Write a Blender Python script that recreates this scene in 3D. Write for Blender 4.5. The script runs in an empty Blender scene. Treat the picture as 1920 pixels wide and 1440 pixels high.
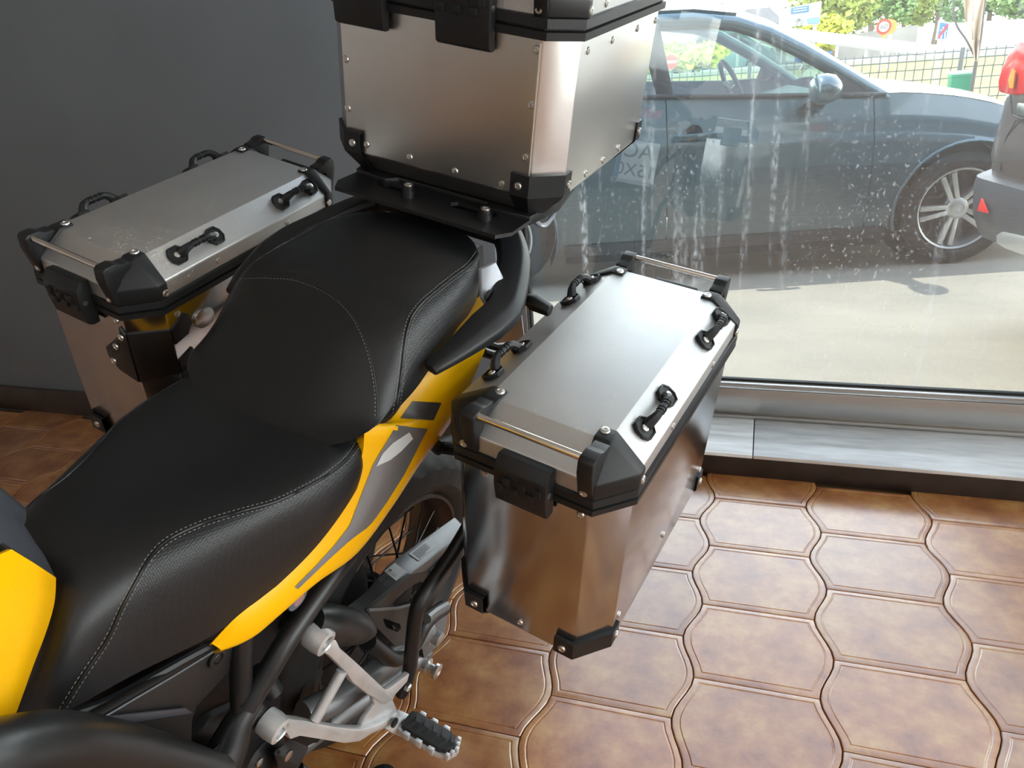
import bpy, bmesh, math, random
import numpy as np
from mathutils import Matrix, Vector
from mathutils.bvhtree import BVHTree
from mathutils import noise as mnoise

SC = bpy.context.scene
COL = SC.collection
rnd = random.Random(7)

# ------------------------------------------------------------------ camera, light, exposure
CAM = np.array([0.0952554, -1.9367811, 1.26898139])
FPX = 1382.0414
YAW, PITCH, ROLL = -0.34226929, 0.42574957, 0.08644496

def cam_axes():
    cy, sy = math.cos(YAW), math.sin(YAW)
    f0 = np.array([sy, cy, 0]); r0 = np.array([cy, -sy, 0]); up = np.array([0, 0, 1.0])
    f = f0*math.cos(PITCH) - up*math.sin(PITCH)
    d0 = -(up*math.cos(PITCH) + f0*math.sin(PITCH))
    c, s = math.cos(ROLL), math.sin(ROLL)
    return np.array([r0*c + d0*s, -r0*s + d0*c, f])      # right, down, forward
R3 = cam_axes()
cd = bpy.data.cameras.new('camera'); co = bpy.data.objects.new('camera', cd); COL.objects.link(co)
cd.sensor_fit = 'HORIZONTAL'; cd.sensor_width = 36.0; cd.lens = 36.0*FPX/1920.0
cd.clip_start = 0.02; cd.clip_end = 500
m = Matrix.Identity(4)
for i in range(3):
    m[i][0] = R3[0][i]; m[i][1] = -R3[1][i]; m[i][2] = -R3[2][i]; m[i][3] = CAM[i]
co.matrix_world = m
SC.camera = co

SC.view_settings.view_transform = 'Standard'
SC.view_settings.look = 'None'
SC.view_settings.gamma = 1.0
SC.view_settings.use_curve_mapping = False
SC.view_settings.exposure = 1.35
SC.cycles.use_denoising = True
SC.cycles.max_bounces = 10
SC.cycles.diffuse_bounces = 5
SC.cycles.glossy_bounces = 5
SC.cycles.transparent_max_bounces = 16
SC.cycles.sample_clamp_indirect = 6.0
SC.cycles.caustics_reflective = False
SC.cycles.caustics_refractive = False

wd = bpy.data.worlds.new('sky'); SC.world = wd; wd.use_nodes = True
nt = wd.node_tree; nt.nodes.clear()
wo = nt.nodes.new('ShaderNodeOutputWorld'); bg = nt.nodes.new('ShaderNodeBackground')
tc = nt.nodes.new('ShaderNodeTexCoord'); sp = nt.nodes.new('ShaderNodeSeparateXYZ'); cr = nt.nodes.new('ShaderNodeValToRGB')
nt.links.new(tc.outputs['Generated'], sp.inputs[0]); nt.links.new(sp.outputs['Z'], cr.inputs[0])
e = cr.color_ramp.elements
e[0].position = 0.0; e[0].color = (1.0, 0.98, 0.93, 1)
e[1].position = 0.85; e[1].color = (0.25, 0.33, 0.46, 1)
x = e.new(0.20); x.color = (0.98, 0.98, 0.97, 1)
x = e.new(0.50); x.color = (0.60, 0.63, 0.67, 1)
nt.links.new(cr.outputs[0], bg.inputs[0]); bg.inputs[1].default_value = 3.3
nt.links.new(bg.outputs[0], wo.inputs[0])

sl = bpy.data.lights.new('sun', 'SUN'); sl.energy = 2.6; sl.angle = math.radians(0.6); sl.color = (1.0, 0.95, 0.86)
so = bpy.data.objects.new('sun', sl); COL.objects.link(so)
sd = Vector((0.50, -0.10, -0.86)).normalized()            # the way the sunlight travels
so.rotation_euler = sd.to_track_quat('-Z', 'Y').to_euler()
so.location = (-6, 4, 9)

# ------------------------------------------------------------------ pixel helpers (photo 1920x1440) -> points in the room
def ray(x, y):
    return np.array([(x-960)/FPX, (y-720)/FPX, 1.0]) @ R3
def hit(x, y, p0, n):
    d = ray(x, y); t = ((np.asarray(p0)-CAM) @ n)/(d @ n); return CAM + t*d
def atz(x, y, z): return hit(x, y, (0, 0, z), np.array([0, 0, 1.0]))
def aty(x, y, Y): return hit(x, y, (0, Y, 0), np.array([0, 1.0, 0]))
def topx(P):
    q = (np.asarray(P)-CAM) @ R3.T
    return np.array([960+FPX*q[0]/q[2], 720+FPX*q[1]/q[2]])

# motorcycle frame: u to the rear, v to its left, w up (leaning on its side stand)
BO = np.array([-0.66564, -0.88046, 0.0]); PSI, LEAN = 0.182927, 0.228862
_z = np.array([0, 0, 1.0]); _v0 = np.array([math.cos(PSI), -math.sin(PSI), 0])
BU = np.array([math.sin(PSI), math.cos(PSI), 0])
BV = _v0*math.cos(LEAN) - _z*math.sin(LEAN)
BW = _z*math.cos(LEAN) + _v0*math.sin(LEAN)
BB = np.array([BU, BV, BW])
def bw(p): return BO + np.asarray(p, float) @ BB
def ub(P): return (np.asarray(P)-BO) @ BB.T
def V(x, y, v): return ub(hit(x, y, BO+v*BV, BV))
def W(x, y, w): return ub(hit(x, y, BO+w*BW, BW))
def U(x, y, u): return ub(hit(x, y, BO+u*BU, BU))

# ------------------------------------------------------------------ materials
MATS = {}
def mat(name, col, rough=0.5, metal=0.0, var=0.0, vscale=8.0, bump=0.0, bscale=200.0, coat=0.0, col2=None, rvar=0.0,
        spec=None, emit=None, stretch=None, alpha=None, detail=4.0, trans=0.0, dust=0.0, dcol=(0.6, 0.58, 0.52)):
    mt = bpy.data.materials.new(name); mt.use_nodes = True
    n = mt.node_tree; b = n.nodes['Principled BSDF']
    b.inputs['Base Color'].default_value = (*col, 1); b.inputs['Roughness'].default_value = rough
    b.inputs['Metallic'].default_value = metal
    if coat: b.inputs['Coat Weight'].default_value = coat; b.inputs['Coat Roughness'].default_value = 0.06
    if spec is not None: b.inputs['Specular IOR Level'].default_value = spec
    if trans: b.inputs['Transmission Weight'].default_value = trans
    if emit: b.inputs['Emission Color'].default_value = (*emit[:3], 1); b.inputs['Emission Strength'].default_value = emit[3]
    vec = None
    if var or col2 or bump or rvar or dust:
        t = n.nodes.new('ShaderNodeTexCoord'); mp = n.nodes.new('ShaderNodeMapping')
        n.links.new(t.outputs['Object'], mp.inputs[0])
        if stretch: mp.inputs['Scale'].default_value = stretch
        vec = mp.outputs[0]
    csock = None
    if var or col2:
        nz = n.nodes.new('ShaderNodeTexNoise'); nz.inputs['Scale'].default_value = vscale; nz.inputs['Detail'].default_value = detail
        n.links.new(vec, nz.inputs['Vector'])
        rp = n.nodes.new('ShaderNodeValToRGB'); n.links.new(nz.outputs[0], rp.inputs[0])
        c2 = col2 if col2 else tuple(c*(1-var) for c in col)
        c1 = col if col2 else tuple(min(1, c*(1+var)) for c in col)
        rp.color_ramp.elements[0].position = 0.3; rp.color_ramp.elements[1].position = 0.7
        rp.color_ramp.elements[0].color = (*c2, 1); rp.color_ramp.elements[1].color = (*c1, 1)
        n.links.new(rp.outputs[0], b.inputs['Base Color']); csock = rp.outputs[0]
    if rvar:
        nz = n.nodes.new('ShaderNodeTexNoise'); nz.inputs['Scale'].default_value = vscale*1.7; nz.inputs['Detail'].default_value = 5
        n.links.new(vec, nz.inputs['Vector'])
        mr = n.nodes.new('ShaderNodeMapRange'); mr.inputs[1].default_value = 0.3; mr.inputs[2].default_value = 0.7
        mr.inputs[3].default_value = max(0, rough-rvar); mr.inputs[4].default_value = rough+rvar
        n.links.new(nz.outputs[0], mr.inputs[0]); n.links.new(mr.outputs[0], b.inputs['Roughness'])
    if dust:                                                  # scattered flecks of dust lying on the surface
        nz = n.nodes.new('ShaderNodeTexNoise'); nz.inputs['Scale'].default_value = 420; nz.inputs['Detail'].default_value = 2
        n2 = n.nodes.new('ShaderNodeTexNoise'); n2.inputs['Scale'].default_value = 9
        n.links.new(t.outputs['Object'], nz.inputs['Vector']); n.links.new(t.outputs['Object'], n2.inputs['Vector'])
        ad = n.nodes.new('ShaderNodeMath'); ad.operation = 'MULTIPLY_ADD'; ad.inputs[1].default_value = 0.28
        n.links.new(n2.outputs[0], ad.inputs[0]); n.links.new(nz.outputs[0], ad.inputs[2])
        mr = n.nodes.new('ShaderNodeMapRange'); mr.inputs[1].default_value = 0.80-dust*0.03; mr.inputs[2].default_value = 0.84
        n.links.new(ad.outputs[0], mr.inputs[0])
        mx = n.nodes.new('ShaderNodeMix'); mx.data_type = 'RGBA'
        n.links.new(mr.outputs[0], mx.inputs[0])
        if csock: n.links.new(csock, mx.inputs[6])
        else: mx.inputs[6].default_value = (*col, 1)
        mx.inputs[7].default_value = (*dcol, 1); n.links.new(mx.outputs[2], b.inputs['Base Color'])
        inv = n.nodes.new('ShaderNodeMath'); inv.operation = 'SUBTRACT'; inv.inputs[0].default_value = metal
        n.links.new(mr.outputs[0], inv.inputs[1]); inv.use_clamp = True; n.links.new(inv.outputs[0], b.inputs['Metallic'])
    if bump:
        nb = n.nodes.new('ShaderNodeTexNoise'); nb.inputs['Scale'].default_value = bscale; nb.inputs['Detail'].default_value = 3
        n.links.new(vec, nb.inputs['Vector'])
        bp = n.nodes.new('ShaderNodeBump'); bp.inputs['Strength'].default_value = bump; bp.inputs['Distance'].default_value = 0.002
        n.links.new(nb.outputs[0], bp.inputs['Height']); n.links.new(bp.outputs[0], b.inputs['Normal'])
    MATS[name] = mt
    return mt

def thin_glass(name, refl, tint=(1, 1, 1), dirt=0.0, rough=0.0, base_dirt=0.0, streak=False):
    mt = bpy.data.materials.new(name); mt.use_nodes = True; n = mt.node_tree; n.nodes.clear()
    out = n.nodes.new('ShaderNodeOutputMaterial'); tr = n.nodes.new('ShaderNodeBsdfTransparent'); gl = n.nodes.new('ShaderNodeBsdfGlossy')
    tr.inputs[0].default_value = (*tint, 1); gl.inputs['Roughness'].default_value = rough
    lw = n.nodes.new('ShaderNodeLayerWeight'); lw.inputs[0].default_value = 0.35
    mr = n.nodes.new('ShaderNodeMapRange'); mr.inputs[3].default_value = refl; mr.inputs[4].default_value = min(1, refl+0.55)
    n.links.new(lw.outputs['Fresnel'], mr.inputs[0])
    mx = n.nodes.new('ShaderNodeMixShader'); n.links.new(mr.outputs[0], mx.inputs[0]); n.links.new(tr.outputs[0], mx.inputs[1]); n.links.new(gl.outputs[0], mx.inputs[2])
    last = mx.outputs[0]
    if dirt or base_dirt:
        tl = n.nodes.new('ShaderNodeBsdfTranslucent'); df = n.nodes.new('ShaderNodeBsdfDiffuse'); m2 = n.nodes.new('ShaderNodeMixShader')
        tl.inputs[0].default_value = (0.9, 0.92, 0.92, 1); df.inputs[0].default_value = (0.8, 0.82, 0.82, 1)
        m2.inputs[0].default_value = 0.3
        n.links.new(tl.outputs[0], m2.inputs[1]); n.links.new(df.outputs[0], m2.inputs[2])
        t = n.nodes.new('ShaderNodeTexCoord')
        def noise(scale, sc3, lo, hi, det=5):
            mp = n.nodes.new('ShaderNodeMapping'); mp.inputs['Scale'].default_value = sc3; n.links.new(t.outputs['Object'], mp.inputs[0])
            nz = n.nodes.new('ShaderNodeTexNoise'); nz.inputs['Scale'].default_value = scale; nz.inputs['Detail'].default_value = det
            n.links.new(mp.outputs[0], nz.inputs['Vector'])
            r = n.nodes.new('ShaderNodeMapRange'); r.inputs[1].default_value = lo; r.inputs[2].default_value = hi
            n.links.new(nz.outputs[0], r.inputs[0]); return r.outputs[0]
        def op(o, a, b):
            q = n.nodes.new('ShaderNodeMath'); q.operation = o
            for i, s in enumerate((a, b)):
                if isinstance(s, (int, float)): q.inputs[i].default_value = s
                else: n.links.new(s, q.inputs[i])
            return q.outputs[0]
        runs = noise(9.0, (3.0, 1, 0.10), 0.57, 0.74, 3)            # run-down streaks
        grain = noise(75, (1.4, 1, 0.6), 0.42, 0.70, 3)
        fleck = noise(110, (1.0, 1, 0.7), 0.62, 0.72, 2)            # dried drops
        patch = noise(1.7, (1, 1, 0.8), 0.45, 0.62, 2)
        s1 = op('MULTIPLY', runs, grain); s2 = op('MULTIPLY', fleck, op('MULTIPLY', patch, 0.7))
        fac = op('ADD', base_dirt, op('MULTIPLY', op('MAXIMUM', s1, s2), dirt))
        m3 = n.nodes.new('ShaderNodeMixShader'); n.links.new(fac, m3.inputs[0]); n.links.new(last, m3.inputs[1]); n.links.new(m2.outputs[0], m3.inputs[2])
        last = m3.outputs[0]
    n.links.new(last, out.inputs[0]); MATS[name] = mt
    return mt

# ------------------------------------------------------------------ mesh builder (points are given in the room's coordinates)
ROOTM = {}
def root(name, loc, axes=None, label=None, cat=None, group=None, kind=None):
    o = bpy.data.objects.new(name, None); COL.objects.link(o); o.empty_display_size = 0.1
    M = Matrix.Identity(4)
    if axes is not None:
        for i in range(3):
            for j in range(3): M[i][j] = float(axes[j][i])
    for i in range(3): M[i][3] = float(loc[i])
    o.matrix_world = M; ROOTM[o.name] = M
    tag(o, label, cat, group, kind); return o
def tag(o, label=None, cat=None, group=None, kind=None):
    if label: o['label'] = label
    if cat: o['category'] = cat
    if group: o['group'] = group
    if kind: o['kind'] = kind
    return o
def rootmat(parent):
    if parent is None: return Matrix.Identity(4)
    while parent.parent is not None: parent = parent.parent
    return ROOTM.get(parent.name, Matrix.Identity(4))

def unit(a):
    a = np.asarray(a, float); return a/(np.linalg.norm(a)+1e-12)
def perp(d):
    a = np.array([0, 0, 1.0]) if abs(d[2]) < 0.9 else np.array([1.0, 0, 0])
    x = unit(np.cross(d, a)); return x, np.cross(d, x)

class MB:
    def __init__(s): s.v = []; s.f = []; s.mi = []; s.cur = 0
    def add(s, vs, fs):
        o = len(s.v); s.v += [tuple(map(float, p)) for p in vs]; s.f += [tuple(i+o for i in f) for f in fs]; s.mi += [s.cur]*len(fs); return s
    def box(s, c, h, ax=None):
        ax = np.eye(3) if ax is None else np.asarray(ax); c = np.asarray(c, float)
        vs = [c + ax[0]*h[0]*i + ax[1]*h[1]*j + ax[2]*h[2]*k for k in (-1, 1) for j in (-1, 1) for i in (-1, 1)]
        return s.add(vs, [(0, 2, 3, 1), (4, 5, 7, 6), (0, 1, 5, 4), (2, 6, 7, 3), (0, 4, 6, 2), (1, 3, 7, 5)])
    def prism(s, poly, ext):
        poly = [np.asarray(p, float) for p in poly]; n = len(poly); ext = np.asarray(ext, float)
        vs = poly + [p+ext for p in poly]
        return s.add(vs, [tuple(range(n)), tuple(range(2*n-1, n-1, -1))] + [(i, i+n, (i+1) % n+n, (i+1) % n) for i in range(n)])
    def hull(s, pts):
        bm = bmesh.new()
        for p in pts: bm.verts.new([float(c) for c in p])
        r = bmesh.ops.convex_hull(bm, input=bm.verts)
        bmesh.ops.delete(bm, geom=[g for g in r['geom_interior'] if isinstance(g, bmesh.types.BMVert)], context='VERTS')
        bmesh.ops.dissolve_limit(bm, angle_limit=0.02, verts=bm.verts, edges=bm.edges)
        bm.verts.index_update()
        s.add([v.co[:] for v in bm.verts], [tuple(v.index for v in f.verts) for f in bm.faces]); bm.free(); return s
    def ring_loft(s, rings, closed=True, cap=True):
        n = len(rings[0]); vs = [p for r in rings for p in r]; fs = []
        for i in range(len(rings)-1):
            for j in range(n if closed else n-1):
                k = (j+1) % n
                fs.append((i*n+j, i*n+k, (i+1)*n+k, (i+1)*n+j))
        if cap and closed:
            fs.append(tuple(range(n-1, -1, -1))); fs.append(tuple((len(rings)-1)*n+j for j in range(n)))
        return s.add(vs, fs)
    def tube(s, path, r, n=10, sub=0, closed=False, flat=None):
        P = [np.asarray(p, float) for p in path]
        if sub: P = spline(P, sub, closed)
        m = len(P); rr = r if hasattr(r, '__len__') else [r]*m
        if len(rr) != m: rr = np.interp(np.linspace(0, 1, m), np.linspace(0, 1, len(rr)), rr)
        rings = []; x = None
        for i in range(m):
            a = P[(i-1) % m] if (i > 0 or closed) else P[0]; b = P[(i+1) % m] if (i < m-1 or closed) else P[-1]
            d = unit(b-a)
            if x is None: x, y = perp(d)
            else:
                x = unit(x - d*(x @ d)); y = np.cross(d, x)
            rings.append([P[i] + rr[i]*(x*math.cos(2*math.pi*j/n) + y*math.sin(2*math.pi*j/n)) for j in range(n)])
        if closed: rings.append(rings[0])
        return s.ring_loft(rings, True, not closed)
    def lathe(s, c, axis, prof, n=24, closed=False):
        c = np.asarray(c, float); d = unit(axis); x, y = perp(d)
        rings = [[c + d*h + r*(x*math.cos(2*math.pi*j/n) + y*math.sin(2*math.pi*j/n)) for j in range(n)] for r, h in prof]
        if closed: rings.append(rings[0])
        return s.ring_loft(rings, True, not closed)
    def cyl(s, a, b, r, n=12):
        a = np.asarray(a, float); b = np.asarray(b, float); L = np.linalg.norm(b-a)
        return s.lathe(a, b-a, [(r, 0), (r, L)], n)
    def grid(s, rows, thick=None):
        R = len(rows); C = len(rows[0]); vs = [p for r in rows for p in r]
        return s.add(vs, [(i*C+j, i*C+j+1, (i+1)*C+j+1, (i+1)*C+j) for i in range(R-1) for j in range(C-1)])
    def build(s, name, mats, parent=None, bevel=0, seg=2, smooth=35, thick=0, world=None, weld=True, props=None):
        mats = mats if isinstance(mats, (list, tuple)) else [mats]
        Mi = rootmat(parent).inverted()
        bm = bmesh.new()
        bv = [bm.verts.new(Mi @ Vector(p)) for p in s.v]
        for f, k in zip(s.f, s.mi):
            try:
                bf = bm.faces.new([bv[i] for i in f]); bf.material_index = k
            except ValueError: pass
        if weld: bmesh.ops.remove_doubles(bm, verts=bm.verts, dist=1e-5)
        bmesh.ops.recalc_face_normals(bm, faces=bm.faces)
        if thick:
            bmesh.ops.solidify(bm, geom=bm.faces, thickness=thick)
            bmesh.ops.recalc_face_normals(bm, faces=bm.faces)
        if bevel:
            es = [e for e in bm.edges if len(e.link_faces) == 2 and e.calc_face_angle(0) > 0.4]
            bmesh.ops.bevel(bm, geom=es, offset=bevel, segments=seg, affect='EDGES', profile=0.5, clamp_overlap=True)
        me = bpy.data.meshes.new(name); bm.to_mesh(me); bm.free()
        for mm in mats: me.materials.append(mm)
        if smooth:
            me.polygons.foreach_set('use_smooth', [True]*len(me.polygons))
            me.set_sharp_from_angle(angle=math.radians(smooth))
        o = bpy.data.objects.new(name, me); COL.objects.link(o)
        if parent is not None: o.parent = parent
        if props:
            for k, v in props.items(): o[k] = v
        return o

def spline(P, sub, closed=False):
    P = [np.asarray(p, float) for p in P]; n = len(P); out = []
    for i in range(n if closed else n-1):
        if closed: a, b, c, d = P[(i-1) % n], P[i], P[(i+1) % n], P[(i+2) % n]
        else: a, b, c, d = P[max(i-1, 0)], P[i], P[i+1], P[min(i+2, n-1)]
        for k in range(sub):
            t = k/sub
            out.append(0.5*((2*b) + (c-a)*t + (2*a-5*b+4*c-d)*t*t + (3*b-a-3*c+d)*t**3))
    if not closed: out.append(P[-1])
    return out
def copy_at(o, M, parent=None, name=None):
    c = o.copy(); COL.objects.link(c); c.parent = parent
    c.matrix_local = M
    return c
def resample(P, n):
    P = np.array(P, float); L = np.r_[0, np.cumsum(np.linalg.norm(np.diff(P, axis=0), axis=1))]
    t = np.linspace(0, L[-1], n); return np.stack([np.interp(t, L, P[:, k]) for k in range(P.shape[1])], 1)
# ------------------------------------------------------------------ room
M_wall = mat('painted_wall_slate', (0.150, 0.178, 0.208), 0.55, var=0.06, vscale=3, bump=0.05, bscale=60)
M_light = mat('painted_wall_pale', (0.66, 0.66, 0.65), 0.7, var=0.03, vscale=2)
M_ceil = mat('ceiling_paint', (0.70, 0.69, 0.66), 0.8)
M_skirt = mat('dark_brown_skirting', (0.030, 0.020, 0.016), 0.35, var=0.35, vscale=14)
M_marble = mat('grey_white_marble', (0.88, 0.89, 0.87), 0.16, col2=(0.62, 0.63, 0.62), vscale=7, stretch=(1, 6, 6), detail=8)
M_steel = mat('satin_steel_frame', (0.50, 0.49, 0.47), 0.3, metal=1.0, bump=0.05, bscale=40, stretch=(1, 60, 60))
M_black = mat('black_rubber_gasket', (0.012, 0.012, 0.012), 0.6)

def structure(mb, name, m, parent=None, **k):
    return mb.build(name, m, parent, props={'kind': 'structure'} if parent is None else None, **k)

X0, X1, Y0, YW, ZC = -4.6, 3.1, -5.2, 0.155, 3.05
JX, YF = -0.667, 0.377                                       # window jamb and frame plane
structure(MB().box(((X0+X1)/2, (Y0+YF)/2, -0.05), ((X1-X0)/2, (YF-Y0)/2, 0.035)), 'floor', mat('grout', (0.13, 0.075, 0.04), 0.7))
structure(MB().box(((X0+X1)/2, (Y0+YF)/2+0.1, ZC+0.05), ((X1-X0)/2+0.2, (YF-Y0)/2+0.3, 0.05)), 'ceiling', M_ceil)
wb = MB().box(((X0+JX)/2, YW+0.15, ZC/2-.05), ((JX-X0)/2, 0.15, ZC/2+.05))
structure(wb, 'wall_back', M_wall, bevel=0.004)
structure(MB().box((X0-0.05, (Y0+YF)/2, ZC/2-.05), (0.05, (YF-Y0)/2+0.1, ZC/2+.05)), 'wall_left', M_light)
structure(MB().box(((X0+X1)/2, Y0-0.05, ZC/2-.05), ((X1-X0)/2, 0.05, ZC/2+.05)), 'wall_front', M_light)
rw = MB()
rw.box((X1+0.05, (Y0-3.6)/2, ZC/2-.05), (0.05, (-3.6-Y0)/2, ZC/2+.05))
rw.box((X1+0.05, (-3.6+YF)/2, 0.10), (0.05, (YF+3.6)/2, 0.20))
rw.box((X1+0.05, (-3.6+YF)/2, ZC-0.1), (0.05, (YF+3.6)/2, 0.1))
structure(rw, 'wall_right', M_light)
structure(MB().box(((X1+JX)/2, YW+0.15, ZC-0.12), ((X1-JX)/2, 0.15, 0.12)), 'wall_lintel', M_wall)
structure(MB().box(((X0+JX-0.02)/2, YW-0.007, 0.055), ((JX-0.02-X0)/2, 0.008, 0.0555)), 'baseboard_back', M_skirt, bevel=0.003)

# window_1: long shop window, sill with dark riser, steel frame, pane
w1 = root('window_1', (2, YF, 0), kind='structure')
MB().box(((JX+X1)/2, (0.134+0.42)/2, 0.034), ((X1-JX)/2, 0.143, 0.034)).build('sill_riser', M_skirt, w1, bevel=0.002)
for a, b in ((JX, 0.118), (0.12, 1.42), (1.422, 2.7), (2.702, X1)):
    MB().box(((a+b)/2, (0.131+0.42)/2, 0.0745), ((b-a)/2-0.0006, 0.146, 0.006)).build('sill_slab', M_marble, w1, bevel=0.0015)
fr = MB().box(((JX+X1)/2, YF+0.03, 0.133), ((X1-JX)/2, 0.028, 0.053)).box(((JX+X1)/2, YF+0.010, 0.199), ((X1-JX)/2, 0.010, 0.008))
fr.box(((JX+X1)/2, YF-0.003, 0.088), ((X1-JX)/2, 0.006, 0.006))
fr.build('frame_rail', M_steel, w1, bevel=0.003)
MB().box(((JX+X1)/2, YF+0.03, 0.209), ((X1-JX)/2, 0.008, 0.004)).build('gasket', M_black, w1)
MB().box((JX+0.008, YF+0.02, 1.5), (0.009, 0.030, 1.42)).build('jamb_post', M_steel, w1, bevel=0.002)
MB().box((JX+0.024, YF+0.02, 1.5), (0.004, 0.012, 1.42)).build('jamb_gasket', M_black, w1)
MB().box((2.1, YF+0.03, 1.5), (0.03, 0.03, 1.42)).build('mullion', M_steel, w1, bevel=0.002)
M_glass = thin_glass('shop_window_glass', 0.075, (0.95, 0.985, 0.985), dirt=0.30, base_dirt=0.022)
MB().box(((JX+X1)/2, YF+0.03, 1.52), ((X1-JX)/2-0.02, 0.003, 1.31)).build('pane', M_glass, w1, smooth=0)
w2 = root('window_2', (X1, -1.6, 0), kind='structure')
g2 = thin_glass('side_window_glass', 0.06, (0.96, 0.98, 0.98))
MB().box((X1+0.05, (-3.6+YF)/2, 1.575), (0.003, (YF+3.6)/2, 1.28)).build('pane', g2, w2, smooth=0)
MB().box((X1+0.03, -1.6, 1.575), (0.03, 0.03, 1.28)).build('mullion', M_steel, w2)

# floor tiles: barrel-shaped, columns staggered by half a tile, each with an embossed border line
TQ, TP, TA = 0.289, 0.2365, 0.0170
def tile_outline(inset):
    pts = []; g = 0.0011 + inset; n = 10
    yb, yt = g, TP-g
    xl = lambda y: TA*math.cos(2*math.pi*y/TP) + g*1.02
    xr = lambda y: TQ - TA*math.cos(2*math.pi*y/TP) - g*1.02
    for i in range(n+1): y = yb+(yt-yb)*i/n; pts.append((xr(y), y))
    for i in range(n+1): y = yt-(yt-yb)*i/n; pts.append((xl(y), y))
    return [(x-TQ/2, y-TP/2) for x, y in pts]
def tile_mesh():
    mb = MB(); rings = []
    for ins, z in ((0, -0.014), (0, -0.0022), (0.0016, -0.0005), (0.0045, 0.0), (0.0120, 0.0), (0.0138, -0.0009), (0.0152, -0.0009), (0.0174, 0.0)):
        rings.append([(x, y, z) for x, y in tile_outline(ins)])
    n = len(rings[0]); mb.ring_loft(rings, True, False)
    o = len(mb.v)-n
    # inner field: strip between left and right edges
    h = n//2
    for i in range(h-1): mb.f.append((o+i, o+i+1, o+n-2-i, o+n-1-i)); mb.mi.append(0)
    return mb
def tile_material():
    mt = bpy.data.materials.new('terracotta_tile'); mt.use_nodes = True; n = mt.node_tree; b = n.nodes['Principled BSDF']
    oi = n.nodes.new('ShaderNodeObjectInfo'); t = n.nodes.new('ShaderNodeTexCoord')
    geo = n.nodes.new('ShaderNodeNewGeometry')
    ad = n.nodes.new('ShaderNodeVectorMath'); ad.operation = 'ADD'
    sc = n.nodes.new('ShaderNodeVectorMath'); sc.operation = 'SCALE'; sc.inputs['Scale'].default_value = 9.0
    cx = n.nodes.new('ShaderNodeCombineXYZ'); n.links.new(oi.outputs['Random'], cx.inputs[0]); n.links.new(oi.outputs['Random'], cx.inputs[1])
    n.links.new(cx.outputs[0], sc.inputs[0]); n.links.new(geo.outputs['Position'], ad.inputs[0]); n.links.new(sc.outputs[0], ad.inputs[1])
    nz = n.nodes.new('ShaderNodeTexNoise'); nz.inputs['Scale'].default_value = 11; nz.inputs['Detail'].default_value = 6; nz.inputs['Roughness'].default_value = 0.62
    n.links.new(ad.outputs[0], nz.inputs['Vector'])
    rp = n.nodes.new('ShaderNodeValToRGB'); els = rp.color_ramp.elements
    els[0].position = 0.33; els[0].color = (0.27, 0.082, 0.022, 1)
    els[1].position = 0.70; els[1].color = (0.58, 0.315, 0.10, 1)
    q = els.new(0.5); q.color = (0.43, 0.165, 0.044, 1)
    n.links.new(nz.outputs[0], rp.inputs[0])
    hs = n.nodes.new('ShaderNodeHueSaturation'); mr = n.nodes.new('ShaderNodeMapRange'); mr.inputs[3].default_value = 0.8; mr.inputs[4].default_value = 1.15
    n.links.new(oi.outputs['Random'], mr.inputs[0]); n.links.new(mr.outputs[0], hs.inputs['Value']); n.links.new(rp.outputs[0], hs.inputs['Color'])
    n.links.new(hs.outputs[0], b.inputs['Base Color'])
    b.inputs['Roughness'].default_value = 0.33; b.inputs['IOR'].default_value = 1.75
    b.inputs['Coat Weight'].default_value = 1.0; b.inputs['Coat Roughness'].default_value = 0.22; b.inputs['Coat IOR'].default_value = 1.8
    nb = n.nodes.new('ShaderNodeTexNoise'); nb.inputs['Scale'].default_value = 160; nb.inputs['Detail'].default_value = 4
    n2 = n.nodes.new('ShaderNodeTexNoise'); n2.inputs['Scale'].default_value = 14; n2.inputs['Detail'].default_value = 3
    n.links.new(geo.outputs['Position'], nb.inputs['Vector']); n.links.new(ad.outputs[0], n2.inputs['Vector'])
    mm = n.nodes.new('ShaderNodeMath'); mm.operation = 'MULTIPLY_ADD'; mm.inputs[1].default_value = 5.0
    n.links.new(n2.outputs[0], mm.inputs[0]); n.links.new(nb.outputs[0], mm.inputs[2])
    bp = n.nodes.new('ShaderNodeBump'); bp.inputs['Strength'].default_value = 0.10; bp.inputs['Distance'].default_value = 0.0015
    n.links.new(mm.outputs[0], bp.inputs['Height']); n.links.new(bp.outputs[0], b.inputs['Normal'])
    return mt
M_tile = tile_material()
floor_o = bpy.data.objects['floor']
t0 = tile_mesh().build('tile', M_tile, floor_o, smooth=18)
tme = t0.data
cells = []
for c in range(-16, 16):
    off = 0.0 if c % 2 == 0 else 0.5
    for r in range(-3, 24):
        x = c*TQ + TQ/2; y = -(r+off)*TP - TP/2
        if x < X0-0.1 or x > X1+0.1 or y > 0.20 or y < Y0: continue
        cells.append((x, y))
def key(c):
    p = topx((c[0], c[1], 0)); q = (np.array([c[0], c[1], 0])-CAM) @ R3.T
    if q[2] < 0.2: return 9e9
    inview = -250 < p[0] < 2170 and -100 < p[1] < 1690
    return np.linalg.norm(np.array([c[0], c[1], 0])-CAM) + (0 if inview else 50)
cells.sort(key=key)
near, far = cells[:290], cells[290:]
for i, (x, y) in enumerate(near):
    if i == 0: t0.location = (x, y, 0)
    else:
        o = bpy.data.objects.new('tile', tme); COL.objects.link(o); o.parent = floor_o; o.location = (x, y, 0)
fm = MB(); base_v = np.array([v.co[:] for v in tme.vertices]); base_f = [tuple(p.vertices) for p in tme.polygons]
for x, y in far: fm.add(base_v + [x, y, 0], base_f)
fm.build('tile_field', M_tile, floor_o, smooth=18, weld=False, props={'kind': 'stuff'})

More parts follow.
